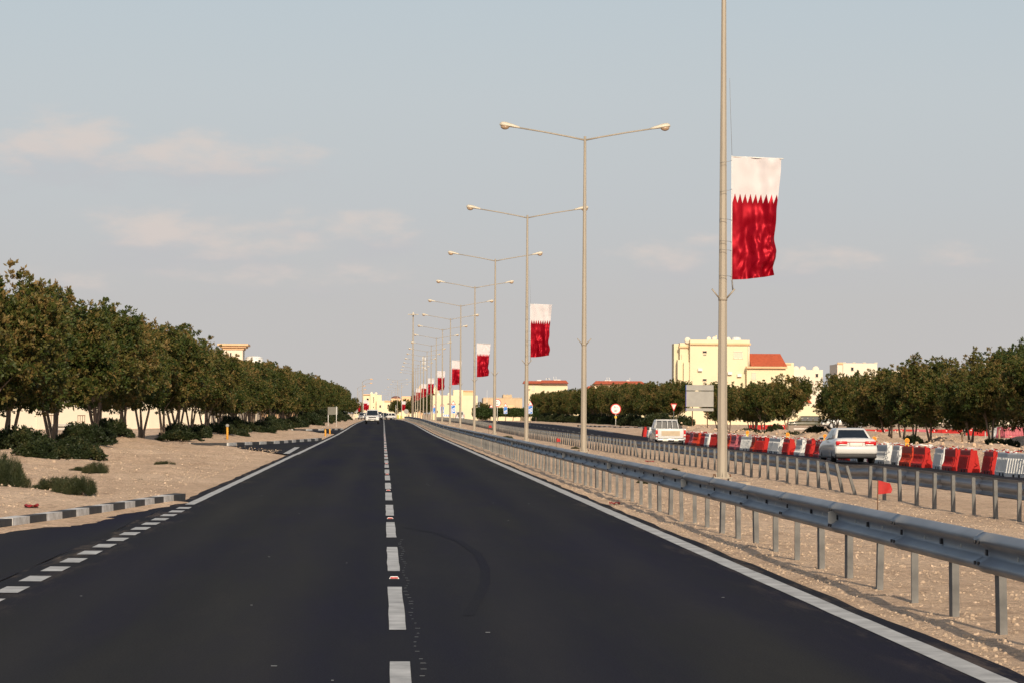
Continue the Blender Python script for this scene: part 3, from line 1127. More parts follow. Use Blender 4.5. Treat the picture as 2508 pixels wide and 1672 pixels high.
def lamp_parts():
    P = {}
    mb = MB()
    n = 8
    zs = [0.03, 2, 5, 8, 12]
    rad = [0.120, 0.112, 0.094, 0.075, 0.050]
    rings = []
    for z, r in zip(zs, rad):
        rings.append([(r * math.cos(R(22.5 + 45 * k)), r * math.sin(R(22.5 + 45 * k)), z) for k in range(n)])
    mb.loft(rings, 0, False)
    mb.box((0.0, -0.113, 0.95), (0.075, 0.012, 0.42), 0)
    P['pole'] = mb.mesh('pole', M['pole'])
    mb = MB()
    mb.box((0, 0, 0.02), (0.42, 0.42, 0.03), 0)
    for (i, j) in ((-1, -1), (1, -1), (1, 1), (-1, 1)):
        mb.tube([(i * .17, j * .17, -0.07), (i * .17, j * .17, 0.10)], 0.018, 6, 1)
        mb.box((i * .17, j * .17, -0.03), (0.055, 0.055, 0.05), 0)
    for k in range(4):
        a = k * math.pi / 2 + math.pi / 4 * 0
        c, s = math.cos(a), math.sin(a)
        b = len(mb.v)
        for w in (-0.006, 0.006):
            for (r, z) in ((0.10, 0.035), (0.195, 0.035), (0.115, 0.15)):
                mb.v.append((r * c - w * s, r * s + w * c, z))
        mb.face((b, b + 1, b + 2)); mb.face((b + 5, b + 4, b + 3)); mb.face((b, b + 3, b + 4, b + 1)); mb.face((b + 1, b + 4, b + 5, b + 2))
    P['base_plate'] = mb.mesh('base_plate', [M['pole'], M['rust']])
    mb = MB()
    mb.box((0.10, 0.05, -0.30), (1.0, 0.95, 0.46), 0)
    P['foundation'] = mb.mesh('foundation', M['concrete'])
    for s, nm in ((-1, 'arm_a'), (1, 'arm_b')):
        mb = MB()
        mb.tube([(s * 0.03, 0, 11.86), (s * 0.6, 0, 11.98), (s * 1.6, 0, 12.16), (s * 2.55, 0, 12.31)], [0.034, 0.032, 0.030, 0.028], 8)
        P[nm] = mb.mesh('arm', M['pole'])
        mb = MB()
        rings = []
        for t, w, h, dz_ in ((0, .05, .05, 0), (.10, .075, .07, 0), (.30, .12, .10, .012), (.50, .155, .13, .02), (.66, .14, .12, .02), (.74, .08, .07, .01), (.76, .02, .02, 0)):
            x = s * (2.5 + t)
            z = 12.305 + t * 0.14 + dz_
            rings.append([(x, w * math.cos(a), z + h * (math.sin(a) if math.sin(a) > 0 else 0.45 * math.sin(a))) for a in [2 * math.pi * k / 12 for k in range(12)]])
        mb.loft(rings, 0, True)
        P['head' + nm[-1]] = mb.mesh('lamp_head', M['lamp_shell'])
        mb = MB()
        mb.ball((s * 3.05, 0, 12.36), (.175, .125, .13), 12, 5, 0, -90, 5)
        P['bowl' + nm[-1]] = mb.mesh('lamp_bowl', M['lamp_bowl'])
    mb = MB()
    for s in (-1, 1):
        mb.tube([(s * 0.09, -0.05, 4.10), (s * 0.26, -0.12, 4.30)], 0.022, 4)
    mb.tube([(0, 0, 4.04), (0, 0, 4.12)], 0.108, 8)
    P['bracket'] = mb.mesh('bracket', M['pole'])
    return P


LP = lamp_parts()


def lamp_post(label, x, y, z, group, full=True):
    root = thing('street_lamp', label, 'street lamp', (x, y, z), 0, group)
    place('pole', LP['pole'], root)
    if full:
        place('base_plate', LP['base_plate'], root)
        place('foundation', LP['foundation'], root)
        place('bracket', LP['bracket'], root)
    for k in 'ab':
        a = place('arm', LP['arm_' + k], root)
        h = place('lamp_head', LP['head' + k], a)
        place('lamp_bowl', LP['bowl' + k], a)
    return root


def flag_mesh(seed, W=1.12, H=2.80, nu=34, nv=80):
    rg_ = random.Random(seed)
    s = seed * 3.7
    v, uv, f = [], [], []
    for j in range(nv + 1):
        t = j / nv
        for i in range(nu + 1):
            u = i / nu
            low = sstep(0.25, 1.0, t)
            wid = W * (1.0 - 0.09 * sstep(0.0, 0.5, t) - 0.06 * low * (0.5 + 0.5 * math.sin(t * 9 + s)))
            x = u * wid
            z = -t * H * (1 + 0.0 * u) + (0.05 * u * u) * sstep(0.6, 1.0, t) * H * 0.75 - 0.03 * u * (1 - t)
            amp = u ** 0.8 * (0.25 + 0.75 * low)
            d = amp * (0.13 * math.sin(2.2 * math.pi * (u * 1.15 + t * 0.45) + s) + 0.075 * math.sin(5.2 * math.pi * (u * 0.9 - t * 0.25) + s * 1.7))
            d += amp * 0.14 * noise.fractal(Vector((u * 2.6 + s, t * 2.4, s)), 1.0, 2.0, 3)
            d += low * (0.25 + u) * 0.10 * noise.fractal(Vector((u * 5.2 - t * 4 + s, t * 8 + u * 5, s * 0.3)), 1.0, 2.0, 3)
            d += (0.015 + 0.045 * u) * noise.noise(Vector((u * 4 + s, t * 9, 7 + s)))
            x += low * u * 0.035 * math.sin(t * 21 + s) - 0.04 * low * u * abs(d) * 4
            v.append((x, d, z))
            uv.append((u, t))
    for j in range(nv):
        for i in range(nu):
            a = j * (nu + 1) + i
            f.append((a, a + nu + 1, a + nu + 2, a + 1))
    me = bpy.data.meshes.new('cloth')
    me.from_pydata(v, [], f)
    lay = me.uv_layers.new(name='UVMap')
    for lp in me.loops:
        lay.data[lp.index].uv = uv[lp.vertex_index]
    me.polygons.foreach_set('use_smooth', [True] * len(f))
    me.materials.append(M['flag'])
    return me


FLAGS = [flag_mesh(1), flag_mesh(2.3), flag_mesh(4.1), flag_mesh(5.6)]


def flag_rig(H=2.8):
    a = MB()
    a.tube([(-0.015, 0, -H - 0.02), (-0.015, 0, 0.03)], 0.012, 6)
    a.tube([(-0.02, 0, 0.005), (1.17, 0, -0.035)], 0.014, 6)
    b = MB()
    for z in (-0.08, -0.74, -1.45, -1.95, -2.15, -2.74):
        dz_ = -0.06 if z > -1 else 0.03
        b.tube([(-0.015, -0.01, z), (-0.08, -0.10, z + dz_ * .5), (-0.26, -0.10, z + dz_), (-0.28, 0.08, z + dz_)], 0.006, 4)
    b.tube([(-0.01, 0, 0.0), (-0.06, 0.0, 1.4), (-0.07, 0, 1.8)], 0.005, 4)
    b.tube([(0.0, 0, -H), (0.02, 0, -H - 0.24)], 0.018, 5)
    return a.mesh('staff', M['white_metal']), b.mesh('tie_wire', M['wire'])


STAFF, TIES = flag_rig()
NPOLE = 17
for k in range(NPOLE):
    y = POLE_Y0 + POLE_DY * k
    z = zp(y) + 0.20
    if k == 0:
        lab = 'nearest street lamp post, its lamps cut off above the frame'
    elif k < 9:
        lab = '%s street lamp from the viewer in the middle strip%s' % (ORD[k], ', with a flag' if k % 2 == 0 else ', without a flag')
    else:
        lab = 'distant double street lamp at the far end of the middle row'
    lamp_post(lab, POLE_X + (0.0 if k else 0.11), y, z, 'street lamps in the middle strip')
    if k % 2 == 0:
        fl = 'large red and white serrated flag on the nearest lamp post' if k == 0 else \
            'red and white serrated flag on the %s lamp post from the viewer' % ORD[k]
        fr = thing('flag', fl, 'flag', (POLE_X + (0.20 if k else 0.31), y - 0.10, z + (7.25 if k else 7.32)), 0, 'flags on the middle lamp posts')
        place('cloth', FLAGS[(k // 2) % 4], fr, None, (0, 0, R([0, -6, 4, 8, -10, 12, -5, 3, 7][k // 2])))
        place('staff', STAFF, fr)
        place('tie_wire', TIES, fr)


# ------------------------------------------------------------------ trees
def leaf_cloud(name, tips, dirs, tints, per, L, W, mt, rg_):
    """rosettes of small leaves: per leaves at each twig tip"""
    N = len(tips)
    tips = np.repeat(tips, per, 0)
    dirs = np.repeat(dirs, per, 0)
    tint = np.clip(np.repeat(tints, per) + rg_.normal(0, 0.07, N * per), 0, 1)
    n = N * per
    d = dirs * 0.7 + rg_.normal(0, 0.62, (n, 3))
    d /= np.linalg.norm(d, axis=1)[:, None] + 1e-9
    a = rg_.normal(0, 1, (n, 3))
    s = np.cross(d, a)
    s /= np.linalg.norm(s, axis=1)[:, None] + 1e-9
    l = (L * rg_.uniform(0.65, 1.3, n))[:, None]
    w = (W * rg_.uniform(0.7, 1.25, n))[:, None]
    base = tips + rg_.normal(0, L * 0.22, (n, 3))
    v = np.empty((n, 4, 3))
    v[:, 0] = base
    v[:, 1] = base + d * l * 0.5 + s * w * 0.5
    v[:, 2] = base + d * l
    v[:, 3] = base + d * l * 0.5 - s * w * 0.5
    me = bpy.data.meshes.new(name)
    me.vertices.add(n * 4)
    me.vertices.foreach_set('co', v.ravel())
    me.loops.add(n * 4)
    me.loops.foreach_set('vertex_index', np.arange(n * 4))
    me.polygons.add(n)
    me.polygons.foreach_set('loop_start', np.arange(n) * 4)
    me.polygons.foreach_set('loop_total', np.full(n, 4))
    at = me.attributes.new('tint', 'FLOAT', 'POINT')
    at.data.foreach_set('value', np.repeat(tint, 4))
    me.materials.append(mt)
    me.update()
    me.validate()
    return me


def crown_mesh(seed, rx=2.75, rz=2.30, cz=3.72, clumps=235, ros=24, per=9, L=0.142, W=0.076, mt=None, gold=0.3, base_tint=0.25):
    rg_ = np.random.default_rng(seed)
    C, RR, T = [], [], []
    lobes = []
    for q in range(9):
        a, r = 6.28 * q / 9 + rg_.uniform(-.4, .4), rx * rg_.uniform(.35, .66)
        lobes.append((r * math.cos(a), r * math.sin(a), cz + rz * rg_.uniform(-.5, .62), rg_.uniform(.30, .50)))
    lobes.append((0, 0, cz - .15 * rz, 0.68))
    lobes.append((0, 0, cz - .15 * rz, 0.68))
    while len(C) < clumps:
        lb = lobes[rg_.integers(len(lobes))]
        d = rg_.normal(0, 1, 3)
        d /= np.linalg.norm(d)
        r = rg_.uniform(0.45, 1.0) ** 0.6
        p = np.array([lb[0] + d[0] * rx * lb[3] * r, lb[1] + d[1] * rx * lb[3] * r, lb[2] + d[2] * rz * lb[3] * r])
        if p[2] < cz - rz * 0.92 or (p[0] / rx) ** 2 + (p[1] / rx) ** 2 > 1.08 or p[2] > cz + rz * 1.02:
            continue
        C.append(p)
        RR.append(rg_.uniform(0.30, 0.55))
        golden = rg_.random() < gold
        T.append(rg_.uniform(0.42, 0.66) if golden else rg_.uniform(0.10, 0.42))
    for _ in range(20):            # upright sprigs along the top
        a, r = rg_.uniform(0, 6.28), rx * 0.85 * math.sqrt(rg_.random())
        zt = cz + rz * math.sqrt(max(0.05, 1 - (r / rx) ** 2)) * 0.80
        hgt = rg_.uniform(0.3, 0.95)
        t0 = rg_.uniform(0.1, 0.8)
        for q in range(3):
            C.append(np.array([r * math.cos(a), r * math.sin(a), zt + hgt * q / 2]))
            RR.append(0.24 - 0.05 * q)
            T.append(t0)
    tips, dirs, tints = [], [], []
    cc = np.array([0, 0, cz - 0.3])
    for p, r, t in zip(C, RR, T):
        n = ros if r > 0.25 else 6
        d = rg_.normal(0, 1, (n, 3))
        d /= np.linalg.norm(d, axis=1)[:, None]
        q = p + d * r * rg_.uniform(0.6, 1.0, (n, 1))
        out = q - cc
        out /= np.linalg.norm(out, axis=1)[:, None]
        dd = d * 0.5 + out * 0.6 + np.array([0, 0, 0.35])
        tips.append(q); dirs.append(dd)
        tints.append(np.clip(t + rg_.normal(0, 0.17, n), 0, 1))
    return leaf_cloud('crown', np.concatenate(tips), np.concatenate(dirs), np.concatenate(tints), per, L, W, mt or M['leaf'], rg_)


def trunk_mesh(seed, stems=3, h=3.2, spread=1.0, r0=0.078):
    rg_ = random.Random(seed)
    mb = MB()
    a0 = rg_.random() * 6.28
    for s in range(stems):
        a = a0 + s * 6.28 / stems + rg_.uniform(-.5, .5)
        lean_ = spread * rg_.uniform(0.45, 1.0)
        pts, rad = [(0.09 * math.cos(a), 0.09 * math.sin(a), -0.3)], [r0 * 1.25]
        for k in range(1, 7):
            t = k / 6
            wob = 0.07 * math.sin(3 * t + s + seed)
            pts.append((lean_ * t ** 1.1 * math.cos(a) + wob, lean_ * t ** 1.1 * math.sin(a) + wob * 0.6, h * t))
            rad.append(r0 * (1.05 - 0.55 * t) * rg_.uniform(0.9, 1.1))
        mb.tube(pts, rad, 7)
        for q in range(3):
            b = Vector(pts[3 + q])
            aa = a + rg_.uniform(-1.5, 1.5)
            ln = rg_.uniform(0.8, 1.4)
            e = b + Vector((math.cos(aa) * ln * .7, math.sin(aa) * ln * .7, ln * .75))
            mb.tube([b, b.lerp(e, .5) + Vector((0, 0, .08)), e], [r0 * .5, r0 * .38, r0 * .18], 6)
    return mb.mesh('trunk', M['bark'])


CROWN_L = [crown_mesh(100 + i, gold=0.42 if i < 3 else 0.30) for i in range(5)]
CROWN_G = [crown_mesh(200 + i, gold=0.13) for i in range(3)]
CROWN_D = [crown_mesh(300 + i, mt=M['leaf_dark'], gold=0.05, clumps=150) for i in range(2)]
CROWN_R = [crown_mesh(400 + i, gold=0.34, rx=2.5) for i in range(4)]
TRUNK = [trunk_mesh(i, 2 + (i % 3 > 0), 3.3, 1.0) for i in range(5)]
trg = random.Random(77)


def tree(label, x, y, s, crowns, group, sz=1.0, rot=None, name='roadside_tree', low=0.0):
    z = gz(x, y)
    root = thing(name, label, 'tree', (x, y, z), rot if rot is not None else trg.uniform(0, 6.28), group)
    i = trg.randrange(len(crowns))
    place('trunk', TRUNK[trg.randrange(5)], root, (0, 0, 0), None, (s, s, s * sz))
    place('crown', crowns[i], root, (0, 0, -low), None, (s * trg.uniform(.94, 1.08), s * trg.uniform(.94, 1.08), s * sz * trg.uniform(.95, 1.05)))
    return root


def lerp_tab(tab, t):
    for (a, b) in zip(tab[:-1], tab[1:]):
        if t <= b[0]:
            u = (t - a[0]) / (b[0] - a[0])
            return a[1] + (b[1] - a[1]) * u
    return tab[-1][1]


left_line = [(60, -13.6), (105, -13.4), (125, -12.8), (150, -12.2), (172, -10.9), (240, -10.2), (300, -9.8), (450, -8.9), (700, -7.9)]
y, k = 105.5, 0
while y < 625:
    x = lerp_tab(left_line, y) + trg.uniform(-.7, .7)
    s = lerp_tab([(100, .98), (109, .97), (112, .90), (118, .91), (160, .92), (176, .90), (188, .73), (216, .73), (226, .79), (300, .86), (640, .92)], y) * trg.uniform(.95, 1.05)
    cr = CROWN_L if y < 165 else (CROWN_G + CROWN_L[3:] if y < 300 else CROWN_G)
    if 145 < y < 160 and x > -12:
        x = -12.4
    if k < 16:
        lab = '%s tree from the left edge in the left roadside row' % ORD[k]
    elif y < 330:
        lab = 'leafy green tree in the middle stretch of the left roadside row'
    else:
        lab = 'green tree in the far stretch of the left roadside row'
    tree(lab, x, y, s, cr, 'trees along the left roadside')
    y += trg.uniform(4.6, 6.0) if y < 200 else trg.uniform(5.0, 7.0) if y < 330 else trg.uniform(7, 9)
    k += 1
# trees of the same row nearer than the frame: they shade the verge
for (x, y) in ((-14.2, 98), (-13.6, 88), (-13.0, 77)):
    tree('tree of the left roadside row outside the left edge of the photo', x, y, 1.0, CROWN_L, 'trees left of the frame')

y, k = 148.0, 0
gaps = ((219, 254), (295, 347))
while y < 640:
    if any(a < y < b for a, b in gaps):
        y += 3
        continue
    x = 31.5 + trg.uniform(-1.1, 1.1)
    if k < 20:
        lab = '%s tree from the right edge in the right roadside row' % ORD[k]
    elif y < 320:
        lab = 'dark leafy tree in the middle clump behind the red barriers'
    else:
        lab = 'dark leafy tree in the far stretch of the right row'
    tree(lab, x, y, trg.uniform(0.93, 1.07) * lerp_tab([(140, .70), (168, .78), (195, .77), (208, .74), (225, .70), (260, .72), (292, .72), (350, .80), (640, .86)], y), CROWN_R, 'trees along the right roadside', 1.0)
    y += trg.uniform(4.6, 6.2) if y < 330 else trg.uniform(5, 7.5)
    k += 1
for i, (n_, d, s) in enumerate(((2402, 300, 1.08), (2440, 306, 1.18), (2482, 300, 1.30), (2525, 304, 1.38))):
    tree(['shortest tall dark tree behind the single lamp at the right edge', 'second tall dark tree behind the right row',
          'tallest dark tree at the right edge of the photo', 'tall dark tree cut by the right edge of the photo'][i],
         lx(n_, d), d, s, CROWN_D, 'tall dark trees at the right edge', name='tall_tree')
for i, (n_, d, s) in enumerate(((862, 760, .8), (880, 1000, 0.8), (1037, 850, 1.15), (1047, 900, 1.2), (972, 1040, 1.0), (1003, 1000, 1.0), (1182, 640, .75), (1190, 655, .7))):
    tree(['dark tree beyond the left row, near the distant flags', 'small dark tree left of the distant yellow house', 'dark tree behind the thin mast',
          'second dark tree right of the thin mast', 'dark tree beside the domed house', 'dark tree between the domed house and the floodlight mast',
          'low round tree right of the distant cream house', 'second low round tree right of the distant cream house'][i],
         lx(n_, d), d, s, CROWN_G, 'distant trees', name='distant_tree', low=1.0 if s < 0.8 else 0)


# ------------------------------------------------------------------ shrubs
def shrub_mesh(seed, r=1.0, h=0.8, mt=None, upright=0.5, n=1200, L=0.115, W=0.06):
    rg_ = np.random.default_rng(seed)
    th = rg_.uniform(0, 6.28, n)
    lobe = 1 + 0.25 * np.sin(3 * th + seed) + 0.15 * np.sin(5 * th + 2 * seed)
    rr = np.sqrt(rg_.uniform(0, 1, n)) * r * lobe
    top = h * np.sqrt(np.clip(1 - (rr / (r * 1.3)) ** 2, 0.05, 1)) * (0.75 + 0.35 * np.sin(th * 4 + rr * 5 + seed))
    z = top * rg_.uniform(0.15, 1, n) ** 0.6
    tips = np.stack([rr * np.cos(th), rr * np.sin(th), z], 1)
    dirs = np.stack([np.cos(th) * 0.6, np.sin(th) * 0.6, np.full(n, upright)], 1)
    tint = np.clip(rg_.uniform(0.05, 0.7, n) * (0.6 + 0.4 * np.sin(th * 2)), 0, 1)
    return leaf_cloud('foliage', tips, dirs, tint, 7, L, W, mt or M['leaf_shrub'], rg_)


SHRUB = [shrub_mesh(i) for i in range(4)]
GRASSY = [shrub_mesh(20 + i, 1.0, 0.7, M['leaf_scrub'], 0.9, 1500, 0.17, 0.020) for i in range(3)]


def shrub(label, x, y, s, sz, protos, group, cat='shrub', name='shrub'):
    root = thing(name, label, cat, (x, y, gz(x, y) - 0.04), trg.uniform(0, 6.28), group)
    place('foliage', protos[trg.randrange(len(protos))], root, None, None, (s, s, sz))
    st = MB()
    for q in range(4):
        a = q * 1.57 + 0.4
        st.tube([(0.03 * math.cos(a), 0.03 * math.sin(a), -0.05), (0.35 * s * math.cos(a), 0.35 * s * math.sin(a), 0.5 * sz)], [0.018, 0.008], 5)
    st.build('stem', M['bark'], root)
    return root


near_shrubs = [(-7.35, 62.3, .34, .80, 'tall grassy bush at the left edge above the red scrap'), (-7.75, 65.5, .42, .95, 'dark bush cut by the left edge of the photo'),
               (-6.85, 67.0, .42, .42, 'low spreading bush right of the left edge bush'), (-5.85, 61.8, .30, .50, 'rounded grassy bush on the left verge nearest the road'),
               (-6.15, 62.6, .28, .50, 'grassy bush touching the rounded one on its left'), (-7.1, 79.5, .28, .40, 'small bush below the first leafy shrub'),
               (-7.9, 84, .30, .28, 'small tuft on the bare mound left of the road'), (-6.2, 91, .30, .26, 'small pale tuft in the middle of the sandy verge'),
               (-5.6, 74, .12, .12, 'tiny tuft on the sandy verge')]
for (x, y, s, sz, lab) in near_shrubs:
    shrub(lab, x, y, s, sz, GRASSY, 'grassy bushes on the left verge')
for i, (x, y) in enumerate(((-9.75, 91.5), (-9.0, 95.0), (-9.6, 99.5))):
    shrub(['leafy shrub at the foot of the leftmost forked trunk', 'leafy shrub right of the leftmost forked trunk', 'leafy shrub behind the leftmost forked trunk'][i], x, y, .72, .62, SHRUB, 'leafy shrubs under the left trees')
k = 0
y = 104.0
while y < 330:
    x = lerp_tab(left_line, y) + trg.uniform(0.2, 1.7)
    if not (147 < y < 158 or 270 < y < 283):
        lab = '%s dark leafy shrub from the left under the left trees' % ORD[k] if k < 12 else 'dark leafy shrub under the farther left trees'
        shrub(lab, x, y, trg.uniform(.7, 1.05), trg.uniform(0.55, 1.0) * (1.0 if y < 200 else 1.3), SHRUB, 'leafy shrubs under the left trees')
        k += 1
    y += trg.uniform(3.4, 5.6) if y < 200 else trg.uniform(3.5, 5.5)
for i in range(14):
    y = 152 + i * 8.5 + trg.uniform(-2, 2)
    lab = '%s low shrub from the right edge under the right trees' % ORD[i] if i < 8 else 'low dark shrub under the middle right trees'
    shrub(lab, 30.0 + trg.uniform(-1, 1), y, trg.uniform(.6, .95), trg.uniform(.6, .9), SHRUB, 'low shrubs under the right trees')
for i in range(24):
    y = 330 + i * 12
    shrub('dark shrub at the foot of the far right trees', 30.2 + trg.uniform(-1, 1), y, trg.uniform(1.3, 1.8), trg.uniform(1.3, 1.9), SHRUB, 'shrubs under the far right trees')
    if i % 2 == 0:
        shrub('dark shrub at the foot of the far left trees', -8.2 + trg.uniform(-.6, .6), y + 5, trg.uniform(1.3, 1.7), trg.uniform(1.6, 2.2), SHRUB, 'shrubs under the far left trees')
for i, (x, y, s) in enumerate(((6.3, 76.5, .17), (8.9, 97, .14), (7.4, 124, .25), (8.3, 137, .22), (9.4, 156, .2), (8.0, 205, .35))):
    shrub(['tiny weed on the sand just beyond the nearest lamp post', 'small weed near the second guardrail', 'dry weed beside the second lamp post',
           'weed on the sand behind the second lamp post', 'small weed by the second guardrail posts', 'far weed on the middle strip'][i], x, y, s, s * 1.1, GRASSY, 'weeds on the middle strip', 'weed', 'weed')


# ------------------------------------------------------------------ plastic barriers
def barrier_mesh(L, kind, col):
    """water barrier seen end-on: curved or straight flared sides with ribs, notched foot"""
    H = 0.80
    if kind == 'curved':
        half = [(0.25, 0.0), (0.25, 0.10), (0.235, 0.16), (0.18, 0.24), (0.135, 0.36), (0.118, 0.52), (0.112, 0.74), (0.10, H)]
    else:
        half = [(0.24, 0.0), (0.24, 0.13), (0.225, 0.15), (0.145, 0.60), (0.135, 0.62), (0.13, 0.76), (0.115, H)]
    prof = [(x, z) for x, z in half] + [(-x, z) for x, z in half[::-1]]
    mb = MB()
    ys = [-L / 2, -L / 2 + 0.03, L / 2 - 0.03, L / 2]
    sc = [0.95, 1.0, 1.0, 0.95]
    mb.loft([[(x * s, y, z) for x, z in prof] for y, s in zip(ys, sc)], 0, False)
    body = mb.mesh('body', M[col])
    rib = MB()
    nr = 8
    for s in (-1, 1):
        for k in range(nr):
            y = -L / 2 + 0.16 + (L - 0.32) * k / (nr - 1)
            w = (L - 0.32) / nr * 0.24
            pts = [(x, z) for x, z in half if 0.11 < z < 0.66]
            b = len(rib.v)
            for (x, z) in pts:
                for (yy, o) in ((y - w, -0.004), (y - w * .7, 0.03), (y + w * .7, 0.03), (y + w, -0.004)):
                    rib.v.append((s * (x + o), yy, z + o * 0.3))
            for i in range(len(pts) - 1):
                for q in range(3):
                    a = b + i * 4 + q
                    rib.face((a, a + 1, a + 5, a + 4) if s > 0 else (a, a + 4, a + 5, a + 1))
    ribs = rib.mesh('rib', M[col])
    nt = MB()
    for s in (-1, 1):
        for y in (-L * 0.20, L * 0.06):
            nt.box((s * 0.236, y, 0.045), (0.04, 0.14, 0.10), 0)
    notch = nt.mesh('notch', M['hole'])
    kn = MB()
    for y in (-L * .3, L * .25):
        kn.tube([(0, y, H - .01), (0, y, H + 0.05)], [0.05, 0.04], 8)
    knob = kn.mesh('filler_cap', M[col])
    cp = MB()
    for s in (-1, 1):
        for y in (-L * .27, L * .27):
            cp.tube([(s * 0.10, y, 0.66), (s * 0.137, y, 0.66)], 0.055, 10)
    cap = cp.mesh('plug', M['white_plastic'])
    return dict(body=body, rib=ribs, notch=notch, knob=knob, cap=cap)


BAR = {}
for cname in ('red_plastic', 'orange_plastic', 'pink_plastic', 'white_plastic'):
    for kd in ('curved', 'straight'):
        BAR[(cname, kd)] = barrier_mesh(1.85, kd, cname)
CW = {'red_plastic': 'red', 'orange_plastic': 'orange-red', 'pink_plastic': 'faded pink', 'white_plastic': 'white'}


def barrier(label, x, y, rz, cname, kd, group, cap=False, scale=None, name='plastic_barrier', z=None):
    z = z if z is not None else zfar(min(x, 22.2), y) if x < 24 else gz(x, y)
    root = thing(name, label, 'barrier', (x, y, z), rz, group)
    if scale:
        root.scale = scale
    P = BAR[(cname, kd)]
    place('body', P['body'], root)
    for nm, ky in (('rib', 'rib'), ('notch', 'notch'), ('filler_cap', 'knob')):
        o = place(nm, P[ky], root)
        o['kind'] = 'stuff'
    if cap:
        place('plug', P['cap'], root)['kind'] = 'stuff'
    return root


brg = random.Random(31)
seq = ['white_plastic', 'white_plastic', 'white_plastic', 'red_plastic', 'red_plastic', 'red_plastic', 'white_plastic', 'red_plastic', 'orange_plastic', 'white_plastic', 'white_plastic',
       'pink_plastic', 'white_plastic', 'red_plastic', 'white_plastic', 'pink_plastic', 'red_plastic', 'red_plastic', 'white_plastic', 'red_plastic', 'white_plastic', 'white_plastic',
       'red_plastic', 'orange_plastic', 'white_plastic', 'pink_plastic', 'pink_plastic', 'orange_plastic', 'pink_plastic', 'red_plastic', 'white_plastic', 'red_plastic', 'orange_plastic', 'pink_plastic', 'red_plastic', 'white_plastic', 'red_plastic', 'white_plastic', 'red_plastic']
tops = []
yb_, xb_ = 102.5, 21.3
for k, cname in enumerate(seq):
    y = yb_ + 3.25 * k
    x = 21.45 - 0.9 * sstep(120, 220, y) + brg.uniform(-.15, .15)
    if k >= 36:
        y, x = [256, 262, 268][k - 36], [21.9, 22.0, 22.1][k - 36]
    kd = 'straight' if brg.random() < 0.45 else 'curved'
    rz = R(brg.uniform(-1, 5) + (8 if kd == 'straight' and brg.random() < .3 else 0))
    barrier('%s plastic barrier, %s in the row counted from the right edge' % (CW[cname], ORD[k]), x, y, rz, cname, kd,
            'plastic barriers beside the opposite carriageway', brg.random() < 0.15)
    if k < 36:
        tops.append((x, y, zfar(x, y) + 0.86))
# warning lamps on the barrier tops
for i, k in enumerate((8, 11, 15, 19, 24, 28)):
    x, y, z = tops[k]
    lt = thing('warning_lamp', '%s amber warning lamp from the right on the barrier row' % ORD[i], 'warning lamp', (x + .02, y + .75, z - 0.06), 0, 'amber lamps on the barriers')
    mb = MB()
    mb.box((0, 0, 0.07), (0.16, 0.10, 0.14), 0)
    mb.build('battery_box', M['sign_yellow'], lt)
    mb = MB()
    mb.tube([(0, -0.05, 0.23), (0, 0.05, 0.23)], 0.085, 12)
    mb.build('lens', M['amber'], lt)
    mb = MB()
    mb.tube([(0, -0.03, 0.23), (0, 0.03, 0.23)], 0.10, 12)
    mb.build('lens_ring', M['sign_yellow'], lt)
# red and white tape strung from top to top
mb = MB()
pts = []
for (x, y, z) in tops:
    for q in range(14):
        pts.append((x + brg.uniform(-.14, .14), y + 3.25 * q / 14, z + brg.uniform(-.05, .06) - (0.05 if 4 < q < 10 else 0)))
for i, (x, y, z) in enumerate(pts):
    a = brg.uniform(-.7, .7)
    mb.v += [(x - .022 * math.sin(a), y, z - .022 * math.cos(a)), (x + .022 * math.sin(a), y, z + .022 * math.cos(a))]
    if i:
        mb.face((2 * i - 2, 2 * i - 1, 2 * i + 1, 2 * i), i % 2)
tp = mb.build('barrier_tape', [M['sign_white'], M['red_plastic']])
tag(tp, 'tangled red and white tape strung along the barrier tops', 'tape')
# second line of barriers behind the right trees, standing across the view
row2 = [(2095, 305, 'red_plastic'), (2132, 303, 'red_plastic'), (2180, 301, 'red_plastic'), (2222, 300, 'red_plastic'), (2262, 299, 'pink_plastic'), (2302, 298, 'red_plastic'), (2332, 297, 'red_plastic'),
        (2393, 275, 'red_plastic'), (2452, 240, 'white_plastic'), (2464, 238, 'pink_plastic'), (2492, 236, 'pink_plastic'), (1858, 330, 'red_plastic'), (1884, 330, 'red_plastic'), (1906, 328, 'red_plastic')]
for i, (n_, d, cname) in enumerate(row2):
    x = lx(n_, d)
    lab = ('%s barrier from the left in the line seen under the right trees' % ORD[i] if i < 7 else
           ['long red barrier with white discs at the right, behind a trunk', 'white barrier behind the last right trunk', 'pink barrier beside the white one behind the last trunk',
            'faded pink barrier cut by the right edge', 'left red barrier under the middle trees', 'middle red barrier under the middle trees', 'right red barrier under the middle trees'][i - 7])
    barrier(lab, x, d, R(90 if n_ < 2450 or n_ > 2480 else 25), cname, 'curved', 'barriers behind the right trees', True, (1.0, 1.05, 1.0), z=zz(n_, 1073 if n_ > 2000 else 1060, d))


# ------------------------------------------------------------------ vehicles (local +y is the way the vehicle faces)
def wheel(root, x, y, r=0.32, w=0.20):
    mb = MB()
    mb.tube([(-w / 2, 0, 0), (-w * .38, 0, 0), (w * .38, 0, 0), (w / 2, 0, 0)], [r * .93, r, r, r * .93], 20)
    t = mb.build('wheel', M['tyre'], root, (x, y, r))
    mb = MB()
    s = 1 if x > 0 else -1
    mb.tube([(s * w * .45, 0, 0), (s * w * .56, 0, 0)], [r * .64, r * .58], 14)
    mb.build('rim', M['rim'], t)


